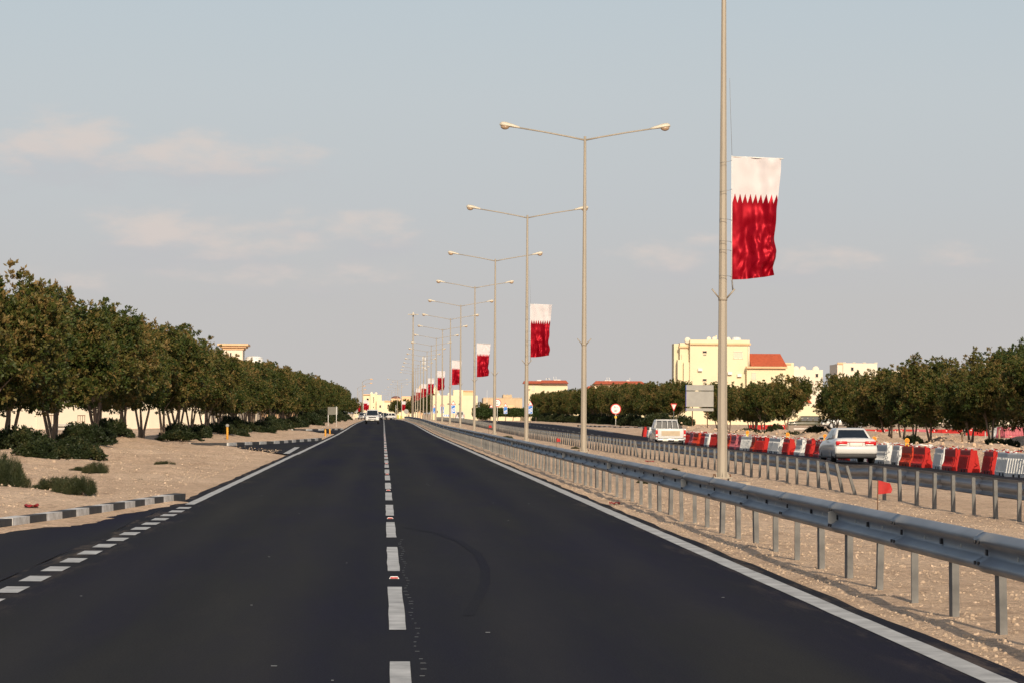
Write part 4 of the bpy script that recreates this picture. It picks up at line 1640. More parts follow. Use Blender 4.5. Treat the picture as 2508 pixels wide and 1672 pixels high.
def ring(y, hw, zb, zs, zt, top=0.82):
    h = zs - zb
    half = [(0.0, zb), (hw * .86, zb), (hw * .965, zb + h * .14), (hw, zb + h * .45), (hw * .985, zb + h * .75), (hw * .94, zs - h * .02), (hw * top, zt - (zt - zs) * .25), (hw * .45, zt), (0.0, zt + .004)]
    return [(x, y, z) for x, z in half] + [(-x, y, z) for x, z in half[-2:0:-1]]


def cab(bx0, bx1, by0, by1, z0, z1, tx, ty0, ty1, mt, root, name='cabin', corner=0.07):
    """roof and pillars: a tapered box with rounded corners; returns a function giving points on its faces"""
    def rect(hx, y0, y1, z, c):
        out = []
        for (sx, sy, a0) in ((1, 1, 0), (-1, 1, 90), (-1, -1, 180), (1, -1, 270)):
            cx, cy = sx * (hx - c), (y1 - c if sy > 0 else y0 + c)
            for q in (0, 45, 90):
                a = R(a0 + q)
                out.append((cx + c * math.cos(a), cy + c * math.sin(a), z))
        return out
    mb = MB()
    mb.loft([rect(bx1, by0, by1, z0, corner), rect(tx, ty0, ty1, z1 - 0.05, corner), rect(tx - .05, ty0 + .06, ty1 - .06, z1 - 0.012, corner),
             rect(tx - .20, ty0 + .22, ty1 - .22, z1, corner)], 0, True)
    mb.build(name, mt, root)
    zt = z1 - 0.05

    def pt(face, u, t, off=0.008):
        """face: 'rear','front','left','right'; u along it 0..1, t height 0..1"""
        hx = bx1 + (tx - bx1) * t
        y0, y1 = by0 + (ty0 - by0) * t, by1 + (ty1 - by1) * t
        z = z0 + (zt - z0) * t
        if face == 'rear':
            return (-hx + 2 * hx * u, y0 - off, z)
        if face == 'front':
            return (-hx + 2 * hx * u, y1 + off, z)
        if face == 'left':
            return (-hx - off, y0 + (y1 - y0) * u, z)
        return (hx + off, y0 + (y1 - y0) * u, z)
    return pt


def pane(root, pt, face, u0, u1, t0, t1, mt=None, name='window', off=0.01, shear=0.0):
    mb = MB()
    q = [pt(face, u0, t0, off), pt(face, u1, t0, off), pt(face, u1 - shear, t1, off), pt(face, u0 + shear, t1, off)]
    if face in ('front', 'left'):
        q = q[::-1]
    mb.poly(q)
    return mb.build(name, mt or M['car_glass'], root)


def sedan(label, x, y, z, rz, paint):
    root = thing('parked_car' if False else 'sedan_car', label, 'car', (x, y, z), rz)
    hw = 0.925
    S = [(-2.44, .74, .42, .80, .86), (-2.40, .86, .30, .92, 1.00), (-2.25, .90, .24, .96, 1.06), (-1.9, .92, .22, .98, 1.07), (-1.4, .925, .22, .98, 1.02), (-.4, .925, .22, .96, .99),
         (.8, .925, .22, .93, .97), (1.2, .92, .22, .88, .96), (1.9, .90, .23, .78, .86), (2.25, .86, .26, .70, .76), (2.44, .70, .34, .58, .64)]
    mb = MB()
    mb.loft([ring(*s) for s in S], 0, True)
    mb.build('body', M[paint], root)
    pt = cab(0, .80, -1.72, 1.12, .97, 1.47, .60, -1.02, .38, M[paint], root)
    pane(root, pt, 'rear', .07, .93, .14, .93, name='rear_window')
    pane(root, pt, 'front', .07, .93, .10, .93, name='windscreen')
    for f in ('left', 'right'):
        pane(root, pt, f, .30, .50, .16, .92, name='side_window', shear=.02)
        pane(root, pt, f, .52, .80, .16, .92, name='side_window', shear=.02)
    mb = MB()
    for s in (-1, 1):
        pass
    for s in (-1, 1):
        lm = MB()
        lm.rbox((s * .60, -2.425, .845), (.47, .13, .17), .035, 0)
        t = lm.build('tail_light', M['tail_red'], root)
        lm = MB()
        lm.rbox((s * .55, -2.45, .785), (.34, .10, .05), .015, 0)
        lm.build('reversing_lamp', M['lamp_clear'], t)
    mb = MB()
    mb.box((0, -2.448, .895), (.80, .03, .03))
    mb.build('boot_trim', M['tail_red'], root)
    mb = MB()
    mb.rbox((0, -2.455, .80), (.56, .03, .17), .012)
    pr_ = mb.build('plate_recess', M['wall_grey'], root)
    mb = MB()
    mb.rbox((0, -2.475, .80), (.50, .012, .12), .005)
    mb.build('number_plate', M['plate'], pr_)
    mb = MB()
    mb.rbox((0, -2.36, .565), (1.76, .30, .34), .09)
    mb.build('bumper', M[paint], root)
    mb = MB()
    mb.rbox((0, -2.33, .325), (1.70, .30, .17), .04)
    mb.rbox((0, 0, .25), (1.86, 3.6, .10), .03)
    mb.build('underside', M['car_black'], root)
    mb = MB()
    mb.box((0, -2.452, .665), (1.62, .01, .018))
    mb.box((-.933, .1, .60), (.012, 2.4, .03))
    mb.build('seam', M['wall_grey'], root)
    for s in (-1, 1):
        e = MB()
        e.rbox((s * .99, .62, 1.02), (.20, .12, .13), .03)
        m_ = e.build('mirror', M[paint], root)
        e = MB()
        e.box((s * .99, .555, 1.02), (.16, .01, .09))
        e.build('mirror_glass', M['car_glass'], m_)
        e = MB()
        e.tube([(s * .5, -2.44, .30), (s * .5, -2.30, .30)], .035, 8)
        e.build('exhaust', M['chrome'], root)
        e = MB()
        e.rbox((s * .32, -1.15, 1.10), (.36, .10, .16), .04)
        e.build('head_rest', M['wall_grey'], root)
        wheel(root, s * .80, -1.42, .325, .22)
        wheel(root, s * .80, 1.38, .325, .22)
    return root


sx, sy = 19.45, 133.0
sedan('white saloon car seen from behind beside the barriers', sx, sy, zfar(sx, sy) + .003, 0.01, 'car_white')


def pickup_rear(label, x, y, z, rz):
    root = thing('pickup_truck', label, 'pickup truck', (x, y, z), rz)
    w = M['car_white']
    # bed with open top
    mb = MB()
    mb.rbox((-.80, -1.55, .80), (.10, 2.1, .62), .03)
    mb.rbox((.80, -1.55, .80), (.10, 2.1, .62), .03)
    mb.box((0, -1.55, .58), (1.5, 2.0, .10))
    mb.box((0, -.52, .82), (1.5, .06, .56))
    mb.build('bed', w, root)
    mb = MB()
    mb.rbox((0, -2.60, .83), (1.46, .07, .54), .025)
    tg = mb.build('tailgate', w, root)
    mb = MB()
    mb.box((0, -2.641, .84), (1.05, .012, .27))
    mb.build('tailgate_panel', M['tan_panel'], tg)
    for s in (-1, 1):
        mb = MB()
        mb.rbox((s * .79, -2.59, .83), (.13, .10, .40), .02)
        t = mb.build('tail_light', M['tail_red'], root)
        mb = MB()
        mb.box((s * .79, -2.645, .74), (.10, .012, .10))
        mb.build('reversing_lamp', M['lamp_clear'], t)
    # nose and cab lower body
    S = [(-.50, .80, .34, .98, 1.02), (.3, .82, .30, .98, 1.02), (1.0, .82, .30, .96, 1.01), (1.3, .80, .30, .92, .99), (2.1, .78, .34, .86, .92), (2.35, .70, .40, .76, .80)]
    mb = MB()
    mb.loft([ring(*s) for s in S], 0, True)
    mb.build('body', w, root)
    pt = cab(0, .76, -.48, 1.15, 1.0, 1.62, .63, -.32, .50, w, root)
    pane(root, pt, 'rear', .06, .94, .06, .92, name='rear_window')
    pane(root, pt, 'front', .07, .93, .08, .92, name='windscreen')
    for f in ('left', 'right'):
        pane(root, pt, f, .18, .78, .08, .92, name='side_window', shear=.05)
    for u in (.06, .30, .52, .72, .94):
        mb = MB()
        mb.tube([(-.75 + 1.5 * u, -.60, 1.02), (-.66 + 1.32 * u, -.50, 1.60)], .022, 6)
        mb.build('guard_bar', w, root)
    mb = MB()
    mb.tube([(-.70, -.60, 1.05), (.70, -.60, 1.05)], .022, 6)
    mb.tube([(-.62, -.50, 1.60), (.62, -.50, 1.60)], .024, 6)
    mb.build('guard_rail', w, root)
    mb = MB()
    mb.rbox((0, -2.66, .47), (1.56, .16, .15), .04)
    mb.build('bumper', M['chrome'], root)
    mb = MB()
    mb.box((-.32, -2.745, .47), (.30, .012, .13))
    mb.box((.30, -2.745, .47), (.24, .012, .13))
    mb.build('number_plate', M['plate'], root)
    mb = MB()
    mb.box((0, -.4, .38), (1.3, 4.4, .16))
    mb.box((0, -2.5, .40), (1.0, .3, .2))
    mb.build('chassis', M['car_black'], root)
    for s in (-1, 1):
        mb = MB()
        mb.rbox((s * .94, .72, 1.12), (.16, .08, .20), .025)
        mb.build('mirror', M['car_black'], root)
        wheel(root, s * .70, -1.55, .34, .21)
        wheel(root, s * .70, 1.45, .34, .21)
    return root


px_, py_ = 16.18, 182.0
pickup_rear('white pickup truck with window guard seen from behind', px_, py_, zfar(px_, py_) + .003, 0.02)


def suv(label, x, y, z, rz, paint, pickup=False, lights=True, cat='car', name='sport_utility_car', spare=False):
    root = thing(name, label, cat, (x, y, z), rz)
    w = M[paint]
    yb = -2.3 if not pickup else -2.5
    S = [(yb, .80, .46, .98, 1.02), (yb + .12, .88, .40, 1.02, 1.06), (-1.0, .90, .40, 1.04, 1.08), (.9, .90, .40, 1.02, 1.08), (1.15, .89, .40, .98, 1.08), (2.0, .87, .42, .92, 1.02), (2.25, .82, .44, .86, .96), (2.36, .74, .50, .78, .86)]
    mb = MB()
    mb.loft([ring(*s) for s in S], 0, True)
    mb.build('body', w, root)
    pt = cab(0, .82, (yb + .08) if not pickup else -1.1, 1.2, 1.05, 1.80, .68, (yb + .3) if not pickup else -.9, .55, w, root)
    pane(root, pt, 'front', .06, .94, .06, .90, name='windscreen')
    pane(root, pt, 'rear', .10, .90, .20, .90, name='rear_window')
    for f in ('left', 'right'):
        pane(root, pt, f, .06, .36, .12, .90, name='side_window', shear=.01)
        pane(root, pt, f, .40, .62, .12, .90, name='side_window', shear=.01)
        pane(root, pt, f, .65, .88, .12, .90, name='side_window', shear=.03)
    mb = MB()
    mb.rbox((0, 2.36, .80), (.92, .05, .14), .02)
    mb.build('grille', M['car_black'], root)
    mb = MB()
    mb.rbox((0, 2.38, .56), (1.66, .16, .26), .05)
    bp = mb.build('bumper', w, root)
    mb = MB()
    mb.box((0, 2.464, .54), (1.0, .012, .09))
    mb.build('air_intake', M['car_black'], bp)
    mb = MB()
    mb.box((0, 2.466, .46), (.42, .012, .08))
    mb.build('number_plate', M['plate'], bp)
    mb = MB()
    mb.box((0, 0, .38), (1.5, 4.4, .14))
    mb.build('chassis', M['car_black'], root)
    for s in (-1, 1):
        mb = MB()
        mb.rbox((s * .66, 2.30, .82), (.30, .14, .17), .04)
        mb.build('headlight', M['lamp_clear'], root)
        mb = MB()
        mb.rbox((s * .78, yb + .04, .92), (.14, .12, .30), .03)
        mb.build('tail_light', M['tail_red'], root)
        mb = MB()
        mb.rbox((s * 1.0, .80, 1.16), (.18, .10, .17), .03)
        mb.build('mirror', w, root)
        wheel(root, s * .76, -1.4, .38, .24)
        wheel(root, s * .76, 1.45, .38, .24)
    if spare:
        mb = MB()
        mb.tube([(0, yb - .18, .98), (0, yb + .02, .98)], .34, 16)
        mb.build('spare_wheel', M['car_black'], root)
    return root


suv('white pickup truck driving towards the viewer on the near road', lx(913, 402), 402, zp(402) + .004, math.pi, 'car_white', True, cat='pickup truck', name='pickup_truck')
suv('grey off-road car following the oncoming white pickup', lx(928, 690), 690, zp(690) + .004, math.pi, 'car_grey')
suv('dark car hidden behind the oncoming white pickup', lx(903, 640), 700, zp(700) + .004, math.pi, 'car_dark')
suv('distant silver car left of the oncoming pickup', lx(890, 800), 800, zp(800) + .004, math.pi * .93, 'car_silver')
suv('distant dark car right of the grey off-road car', lx(941, 820), 820, zp(820) + .004, math.pi, 'car_dark')
suv('distant white car crossing in front of the domed house', lx(949, 860), 860, zp(860) + .004, math.pi * .6, 'car_white')
suv('white off-road car on the far carriageway before the cream house', lx(1127, 640), 640, zfar(17, 640) + .004, 0.0, 'car_white', spare=True)
GD = 425
suv('dark green off-road car parked side-on behind the right trees', lx(1972, GD), GD, zz(1972, 1052, GD) + .0, math.pi / 2 + .08, 'car_green')
zg_ = zz(1972, 1052, GD)
mb = MB()
mb.rbox((0, 0, 0), (13, 8, 1.6), .5)
tag(mb.build('sand_platform', M['sand'], None, (lx(1985, GD), GD + 1, zg_ - .80)), 'flat sandy bank the green off-road car stands on', 'bank')
suv('white truck partly hidden by trunks at the right', lx(2070, 330), 330, gz(46, 330), math.pi / 2, 'car_white', name='parked_truck', cat='truck')
# white board below the green car
mb = MB()
mb.box((0, 0, .30), (2.3, .08, .62))
b_ = mb.build('white_board', M['white_metal'], None, (lx(1972, 330), 330, zz(1972, 1064, 330)))
tag(b_, 'low white board on the sand below the green car', 'board')

# ------------------------------------------------------------------ small red flags and litter
def stick_flag(label, x, y, h, s, rz):
    z = gz(x, y)
    root = thing('marker_flag', label, 'marker flag', (x, y, z - .03), rz, 'small red marker flags')
    mb = MB()
    mb.tube([(0, 0, -0.1), (0.01, 0, h)], 0.009, 5)
    mb.build('stick', M['rust'], root)
    v, f = [], []
    nu, nv = 8, 8
    mb = MB()
    for j in range(nv + 1):
        for i in range(nu + 1):
            u, t = i / nu, j / nv
            mb.v.append((u * s * (1 - .25 * abs(t - .6)), .07 * s * math.sin(u * 7 + t * 3) * u, h - t * s * (0.95 - .1 * u) - .22 * s * u * (1 - t)))
    for j in range(nv):
        for i in range(nu):
            a = j * (nu + 1) + i
            mb.face((a, a + nu + 1, a + nu + 2, a + 1), 0, True)
    mb.build('cloth', M['red_cloth'], root)
    return root


stick_flag('red marker flag on a stick between the two guardrails, nearest the viewer', lx(2150, 52), 52, .68, .25, 0)
stick_flag('small red marker flag left of the second lamp post', lx(1364, 150), 150, .62, .20, 0.1)
stick_flag('small red marker flag beside the third lamp post', lx(1198, 255), 255, .80, .26, 0)


def scrap(label, x, y, sx_, sy_, z=None):
    mb = MB()
    rg_ = random.Random(int(x * 100))
    nu, nv = 6, 4
    for j in range(nv + 1):
        for i in range(nu + 1):
            mb.v.append(((i / nu - .5) * sx_ * rg_.uniform(.85, 1.1), (j / nv - .5) * sy_ * rg_.uniform(.85, 1.1), rg_.uniform(0.012, 0.07)))
    for j in range(nv):
        for i in range(nu):
            a = j * (nu + 1) + i
            mb.face((a, a + 1, a + nu + 2, a + nu + 1), 0, True)
    zt = z if z is not None else gz(x, y)
    tag(mb.build('red_scrap', M['red_cloth'], None, (x, y, zt)), label, 'scrap', 'scraps of red cloth on the ground')


scrap('red cloth scrap on the sand near the left kerb', lx(80, 53.5), 53.5, .24, .55)
scrap('red scrap on the gravel beside the near edge line', lx(1506, 58.5), 58.5, .20, .35)
scrap('red scrap below the second guardrail beside the white pickup', lx(1592, 113), 113, .3, .4)
scrap('tiny red scrap on the gravel in the distance', lx(1135, 152), 152, .25, .5)


# ------------------------------------------------------------------ signs and posts
def text_mesh(s, size, mt):
    cu_ = bpy.data.curves.new('lettering', 'FONT')
    cu_.body = s
    cu_.size = size
    cu_.align_x = 'CENTER'
    cu_.align_y = 'CENTER'
    cu_.extrude = 0.002
    o = bpy.data.objects.new('lettering', cu_)
    COL.objects.link(o)
    bpy.context.view_layer.update()
    me = bpy.data.meshes.new_from_object(o.evaluated_get(bpy.context.evaluated_depsgraph_get()))
    bpy.data.objects.remove(o)
    me.materials.clear()
    me.materials.append(mt)
    return me


T80 = text_mesh('80', 0.52, M['sign_black'])


def speed_sign(label, x, y, z, rad, h):
    root = thing('speed_limit_sign', label, 'road sign', (x, y, z))
    mb = MB()
    mb.tube([(0, .04, -.2), (0, .04, h)], .04, 8)
    mb.build('post', M['white_metal'], root)
    mb = MB()
    mb.tube([(0, .0, h), (0, .02, h)], rad, 32)
    d = mb.build('disc', M['sign_white'], root)
    mb = MB()
    ro, ri, n = rad, rad * .83, 40
    for k in range(n):
        a, b = 2 * math.pi * k / n, 2 * math.pi * (k + 1) / n
        mb.poly([(ri * math.cos(a), -.006, h + ri * math.sin(a)), (ro * math.cos(a), -.006, h + ro * math.sin(a)), (ro * math.cos(b), -.006, h + ro * math.sin(b)), (ri * math.cos(b), -.006, h + ri * math.sin(b))])
    mb.build('red_rim', M['sign_red'], d)
    o = place('lettering', T80, d, (0, -.008, h - rad * .36), (R(90), 0, 0), (rad * 1.15,) * 3)
    mb = MB()           # eastern numerals above the figures
    k = rad
    mb.poly([(-.36 * k, -.008, h + .14 * k), (-.28 * k, -.008, h + .14 * k), (-.14 * k, -.008, h + .56 * k), (-.24 * k, -.008, h + .56 * k)])
    mb.poly([(-.03 * k, -.008, h + .14 * k), (.05 * k, -.008, h + .14 * k), (-.14 * k, -.008, h + .56 * k), (-.22 * k, -.008, h + .56 * k)])
    mb.poly([(.24 * k, -.008, h + .24 * k), (.34 * k, -.008, h + .34 * k), (.24 * k, -.008, h + .44 * k), (.14 * k, -.008, h + .34 * k)])
    mb.build('numeral', M['sign_black'], d)
    return root


d = 380
r_ = speed_sign('large round red-rimmed speed limit sign before the right trees', lx(1509, d), d, gz(lx(1509, d), d), .63, zz(1509, 1002, d) - gz(lx(1509, d), d))
mb = MB()
mb.box((0, -.03, zz(1509, 1022, d) - r_.location.z), (.26, .03, .26))
mb.build('yellow_plate', M['sign_yellow'], r_)
d = 520
speed_sign('smaller round red-rimmed speed limit sign beside the third lamp post', lx(1219, d), d, gz(lx(1219, d), d), .62, zz(1219, 987, d) - gz(lx(1219, d), d))


def tri(mb, cx, zc, w, h, y, down, mi=0):
    if down:
        p = [(cx - w / 2, y, zc + h / 2), (cx, y, zc - h / 2), (cx + w / 2, y, zc + h / 2)]
    else:
        p = [(cx - w / 2, y, zc - h / 2), (cx + w / 2, y, zc - h / 2), (cx, y, zc + h / 2)]
    mb.poly(p, mi)


def slab_tri(mb, cx, zc, w, h, y0, y1, down, mi=0):
    s = -1 if down else 1
    f = [(cx - w / 2, y0, zc - s * h / 2), (cx + w / 2, y0, zc - s * h / 2), (cx, y0, zc + s * h / 2)]
    b = [(x, y1, z) for x, _, z in f]
    if down:
        f, b = f[::-1], b[::-1]
    mb.poly(f, mi)
    mb.poly(b[::-1], mi)
    for i in range(3):
        j = (i + 1) % 3
        mb.poly([f[i], b[i], b[j], f[j]], mi)


d = 300
gx, gzz = lx(1651, d), gz(lx(1651, d), d)
gw = thing('give_way_sign', 'small red-rimmed triangular give way sign above the white pickup', 'road sign', (gx, d, gzz))
zc = zz(1651, 998, d) - gzz
mb = MB()
mb.tube([(0, .03, -.2), (0, .03, zc)], .03, 6)
mb.build('post', M['galv_dull'], gw)
mb = MB()
slab_tri(mb, 0, zc, .62, .72, 0, .015, True)
pl = mb.build('plate', M['sign_red'], gw)
mb = MB()
slab_tri(mb, 0, zc + .03, .40, .46, -.006, -.002, True)
pw = mb.build('inner_panel', M['sign_white'], pl)
mb = MB()
mb.box((-.07, -.008, zc + .17), (.10, .003, .05))
mb.box((.06, -.008, zc + .18), (.07, .003, .035))
mb.box((0, -.008, zc + .08), (.08, .003, .03))
mb.build('lettering', M['sign_black'], pl)


def countdown(label, x, y, bars):
    z = zp(y)
    root = thing('countdown_sign', label, 'road sign', (x, y, z), 0, 'blue countdown signs')
    h = 1.35
    mb = MB()
    mb.tube([(0, .03, -.1), (0, .03, 2.6)], .03, 6)
    mb.build('post', M['galv_dull'], root)
    mb = MB()
    mb.box((0, 0, h + .58), (.60, .02, 1.16))
    pl_ = mb.build('white_border', M['sign_white'], root)
    mb = MB()
    mb.box((0, -.013, h + .58), (.52, .006, 1.08))
    pb = mb.build('blue_panel', M['sign_blue'], root)
    mb = MB()
    for k in range(bars):
        z0 = h + .12 + k * .20
        mb.poly([(-.22, -.018, z0), (.22, -.018, z0 + .20), (.22, -.018, z0 + .30), (-.22, -.018, z0 + .10)])
    mb.box((-.1, -.0175, h + .98), (.07, .004, .07))
    mb.build('diagonal_bar', M['sign_white'], pb)
    mb = MB()
    slab_tri(mb, 0, h + 1.50, .72, .62, 0, .015, False)
    t = mb.build('warning_triangle', M['sign_red'], root)
    mb = MB()
    slab_tri(mb, 0, h + 1.475, .48, .40, -.006, -.002, False)
    mb.build('inner_panel', M['sign_white'], t)
    return root


for i, (d, bars) in enumerate(((444, 3), (527, 2), (607, 1))):
    w_ = ('three', 'two', 'one')[i]
    countdown('blue countdown sign with %s diagonal bar%s right of the far carriageway' % (w_, '' if bars == 1 else 's'), lx((1300, 1239, 1204)[i], d), d, bars)
    countdown('blue countdown sign with %s diagonal bar%s left of the far carriageway' % (w_, '' if bars == 1 else 's'), lx((1111, 1084, 1065)[i], d), d, bars)

# blue and white chevron board
d = 640
cb = thing('chevron_board', 'low blue and white chevron board before the cream house', 'road sign', (lx(1094, d), d, zp(d)))
mb = MB()
mb.box((0, 0, 1.0), (1.5, .03, .42))
p_ = mb.build('panel', M['sign_white'], cb)
mb = MB()
for k in range(4):
    x0 = -.7 + .37 * k
    mb.poly([(x0, -.018, .80), (x0 + .16, -.018, .80), (x0 + .02, -.018, 1.20), (x0 - .14 if k else x0 - .03, -.018, 1.20)])
mb.build('stripe', M['sign_blue'], p_)
for s in (-1, 1):
    mb = MB()
    mb.box((s * .6, .04, .4), (.05, .05, .85))
    mb.build('leg', M['galv_dull'], cb)

# grey signboard seen from behind, left roadside
d = 330
sb = thing('sign_board', 'grey back of a signboard on two posts at the end of the left verge', 'road sign', (lx(815, d), d, gz(lx(815, d), d)), R(8))
zb0 = sb.location.z
for xx, nm in ((-.42, 0), (.42, 1)):
    mb = MB()
    mb.tube([(xx, .05 if nm == 0 else -.05, -.2), (xx, .05 if nm == 0 else -.05, zz(820, 996 if nm else 1013, d) - zb0)], .035, 6)
    mb.build('post', M['white_metal'], sb)
mb = MB()
mb.box((.05, 0, zz(820, 1006.5, d) - zb0), (1.05, .03, .80))
mb.build('panel', M['sign_back'], sb)

# yellow marker posts
for (n_, py, d, h, lab, top) in ((558, 1084, 176, .88, 'yellow-orange marker post beside the second side road', True), (798, 1073, 226, .62, 'slim orange marker post near the grey signboard', False),
                                 (809, 1068, 245, .55, 'orange marker post right of the slim one', False)):
    x = lx(n_, d)
    mp_ = thing('marker_post', lab, 'marker post', (x, d, zz(n_, py, d)), R(4), 'marker posts on the left verge')
    mb = MB()
    mb.tube([(0, 0, -.2), (0.01, 0, h * .6), (0.0, 0, h)], [.07, .065, .06], 8)
    mb.build('shaft', M['yellow_post'], mp_)
    if top:
        mb = MB()
        mb.ball((0, 0, h + .05), (.11, .11, .10), 8, 5)
        mb.build('cap', M['grey_metal'], mp_)
        mb = MB()
        mb.box((0, 0, .0), (.5, .4, .12))
        mb.build('base', M['concrete'], mp_)
d = 395
bo = thing('bollard', 'short white marker bollard at the foot of the right trees', 'bollard', (lx(1555, d), d, zz(1555, 1051, d)))
mb = MB()
mb.tube([(0, 0, -.1), (0, 0, .62)], .085, 8)
mb.build('shaft', M['white_metal'], bo)
mb = MB()
mb.tube([(0, 0, .62), (0, 0, .78)], .088, 8)
mb.build('cap', M['grey_metal'], bo)

# billboard seen from behind
d = 275
bbx, bbz = lx(1715, d), gz(lx(1715, d), d)
bb = thing('billboard', 'grey back of a stacked billboard between the right trees', 'billboard', (bbx, d, bbz), R(-6))
Z = lambda py: zz(1715, py, d) - bbz
for i, (a, b, w0) in enumerate(((943, 956.5, 2.35), (958.5, 996.5, 2.35), (1000, 1007, 2.35))):
    mb = MB()
    mb.box((0, 0, (Z(a) + Z(b)) / 2), (w0, .12, Z(a) - Z(b)))
    mb.build('panel', M['grey_metal'], bb)
    mb = MB()
    mb.box((-w0 / 2 - .03, -.01, (Z(a) + Z(b)) / 2), (.05, .14, Z(a) - Z(b)))
    mb.build('edge_strip', M['blue_edge'], bb)
for xx in (-.65, .65):
    mb = MB()
    mb.tube([(xx, .12, -.2), (xx, .12, Z(946))], .05, 6)
    mb.build('post', M['rust'], bb)

# single-arm lamp by the tall dark trees
d = 250
lxs, lzs = lx(2414, d), gz(lx(2414, d), d)
ln_ = thing('single_arm_lamp', 'white single-arm lamp rising from the right tree row', 'street lamp', (lxs, d, lzs))
zt_ = zz(2414, 889, d) - lzs
mb = MB()
mb.tube([(0, 0, 0), (0, 0, zt_ - .02)], [.06, .04], 8)
mb.build('pole', M['white_metal'], ln_)
mb = MB()
mb.tube([(0, 0, zt_ - .03), (-.7, 0, zt_ + .02)], .025, 6)
mb.build('arm', M['white_metal'], ln_)
mb = MB()
mb.ball((-.82, 0, zt_ + .03), (.22, .1, .06), 10, 6)
mb.build('lamp_head', M['white_metal'], ln_)
# wooden stakes at the right edge
for (n_, d, h, lab) in ((2357, 160, 1.1, 'upright wooden stake beside the right trunk'), (2448, 205, .9, 'thin wooden stake at the far right')):
    st_ = thing('wooden_stake', lab, 'stake', (lx(n_, d), d, gz(lx(n_, d), d) - .05), .1)
    mb = MB()
    mb.box((0, 0, h / 2), (.09, .07, h))
    mb.build('shaft', M['wood'], st_)

# ------------------------------------------------------------------ buildings
class Far:
    def __init__(self, name, label, cat, n0, n1, d, pyb=None, rz=0.0, group=None):
        self.d, self.nc = d, (n0 + n1) / 2
        self.x0 = lx(self.nc, d)
        self.z0 = zz(self.nc, pyb, d) if pyb else min(gz(self.x0, d), 0.2) - 0.3
        self.root = thing(name, label, cat, (self.x0, d, self.z0), rz, group)

    def X(self, n):
        return lx(n, self.d) - self.x0

    def Z(self, py):
        return zz(self.nc, py, self.d) - self.z0

    def block(self, part, n0, n1, top, mt, bot=None, y0=0.0, dep=8.0, parent=None, over=0.0):
        zb = self.Z(bot) if bot is not None else -0.5
        zt = self.Z(top)
        mb = MB()
        mb.box(((self.X(n0) + self.X(n1)) / 2, y0 + dep / 2, (zb + zt) / 2), (abs(self.X(n1) - self.X(n0)) + 2 * over, dep, zt - zb))
        return mb.build(part, mt, parent or self.root)

    def window(self, n0, n1, top, bot, y0=0.0, mt=None, frame=None):
        mb = MB()
        xc, zc, w, h = (self.X(n0) + self.X(n1)) / 2, (self.Z(top) + self.Z(bot)) / 2, self.X(n1) - self.X(n0), self.Z(top) - self.Z(bot)
        t = min(.08, w * .08)
        bars = [(xc, zc + h / 2, w + t, t), (xc, zc - h / 2, w + 2 * t, t * 1.2), (xc - w / 2, zc, t, h), (xc + w / 2, zc, t, h)]
        if w > 1.0:
            bars.append((xc, zc, t * .6, h))
        for (cx, cz, sx_, sz_) in bars:
            mb.box((cx, y0 - .03, cz), (sx_, .10, sz_))
        f = mb.build('window', frame or M['shutter'], self.root)
        mb = MB()
        mb.box((xc, y0 - .008, zc), (w, .04, h))
        mb.build('pane', mt or M['window'], f)
        return f

    def dish(self, n, py, r, y0=1.0, name='satellite_dish'):
        mb = MB()
        r *= .6 if self.d > 700 else 1.0
        mb.ball((self.X(n), y0, self.Z(py)), (r, r * .4, r), 12, 6, 0)
        mb.tube([(self.X(n), y0 + .2, self.Z(py) - r * 1.6), (self.X(n), y0 + .2, self.Z(py))], r * .12, 5)
        mb.build(name, M['wall_white'], self.root)

    def tank(self, n, top, bot, r, y0=2.0, mt=None):
        mb = MB()
        mb.tube([(self.X(n), y0, self.Z(bot) - .3), (self.X(n), y0, self.Z(top))], r, 14)
        mb.ball((self.X(n), y0, self.Z(top)), (r, r, r * .3), 14, 4, 0, 0, 90)
        mb.build('water_tank', mt or M['white_metal'], self.root)

    def corrugated(self, n0b, n1b, n0t, n1t, bot, top, y0, rise, nrib=34, mt=None):
        """sloping tiled roof plane with raised rolls"""
        mb = MB()
        rows = 7
        for j in range(rows + 1):
            t = j / rows
            for i in range(nrib * 2 + 1):
                u = i / (nrib * 2)
                xa = self.X(n0b) + (self.X(n1b) - self.X(n0b)) * u
                xb_ = self.X(n0t) + (self.X(n1t) - self.X(n0t)) * u
                lift = 0.07 if i % 2 else 0.0
                mb.v.append((xa + (xb_ - xa) * t, y0 + rise * t - lift * .6, self.Z(bot) + (self.Z(top) - self.Z(bot)) * t + lift * .6))
        w_ = nrib * 2 + 1
        for j in range(rows):
            for i in range(nrib * 2):
                a = j * w_ + i
                mb.face((a, a + 1, a + w_ + 1, a + w_))
        # back and sides so that it is a solid roof
        b = len(mb.v)
        yb_ = y0 + rise * 2
        mb.v += [(self.X(n0b), y0, self.Z(bot) - .02), (self.X(n1b), y0, self.Z(bot) - .02), (self.X(n1b), yb_, self.Z(bot) - .02), (self.X(n0b), yb_, self.Z(bot) - .02),
                 (self.X(n0t), y0 + rise, self.Z(top)), (self.X(n1t), y0 + rise, self.Z(top))]
        mb.face((b + 2, b + 3, b + 4, b + 5)); mb.face((b, b + 4, b + 3)); mb.face((b + 1, b + 2, b + 5)); mb.face((b, b + 3, b + 2, b + 1))
        return mb.build('roof', mt or M['roof_tile'], self.root)


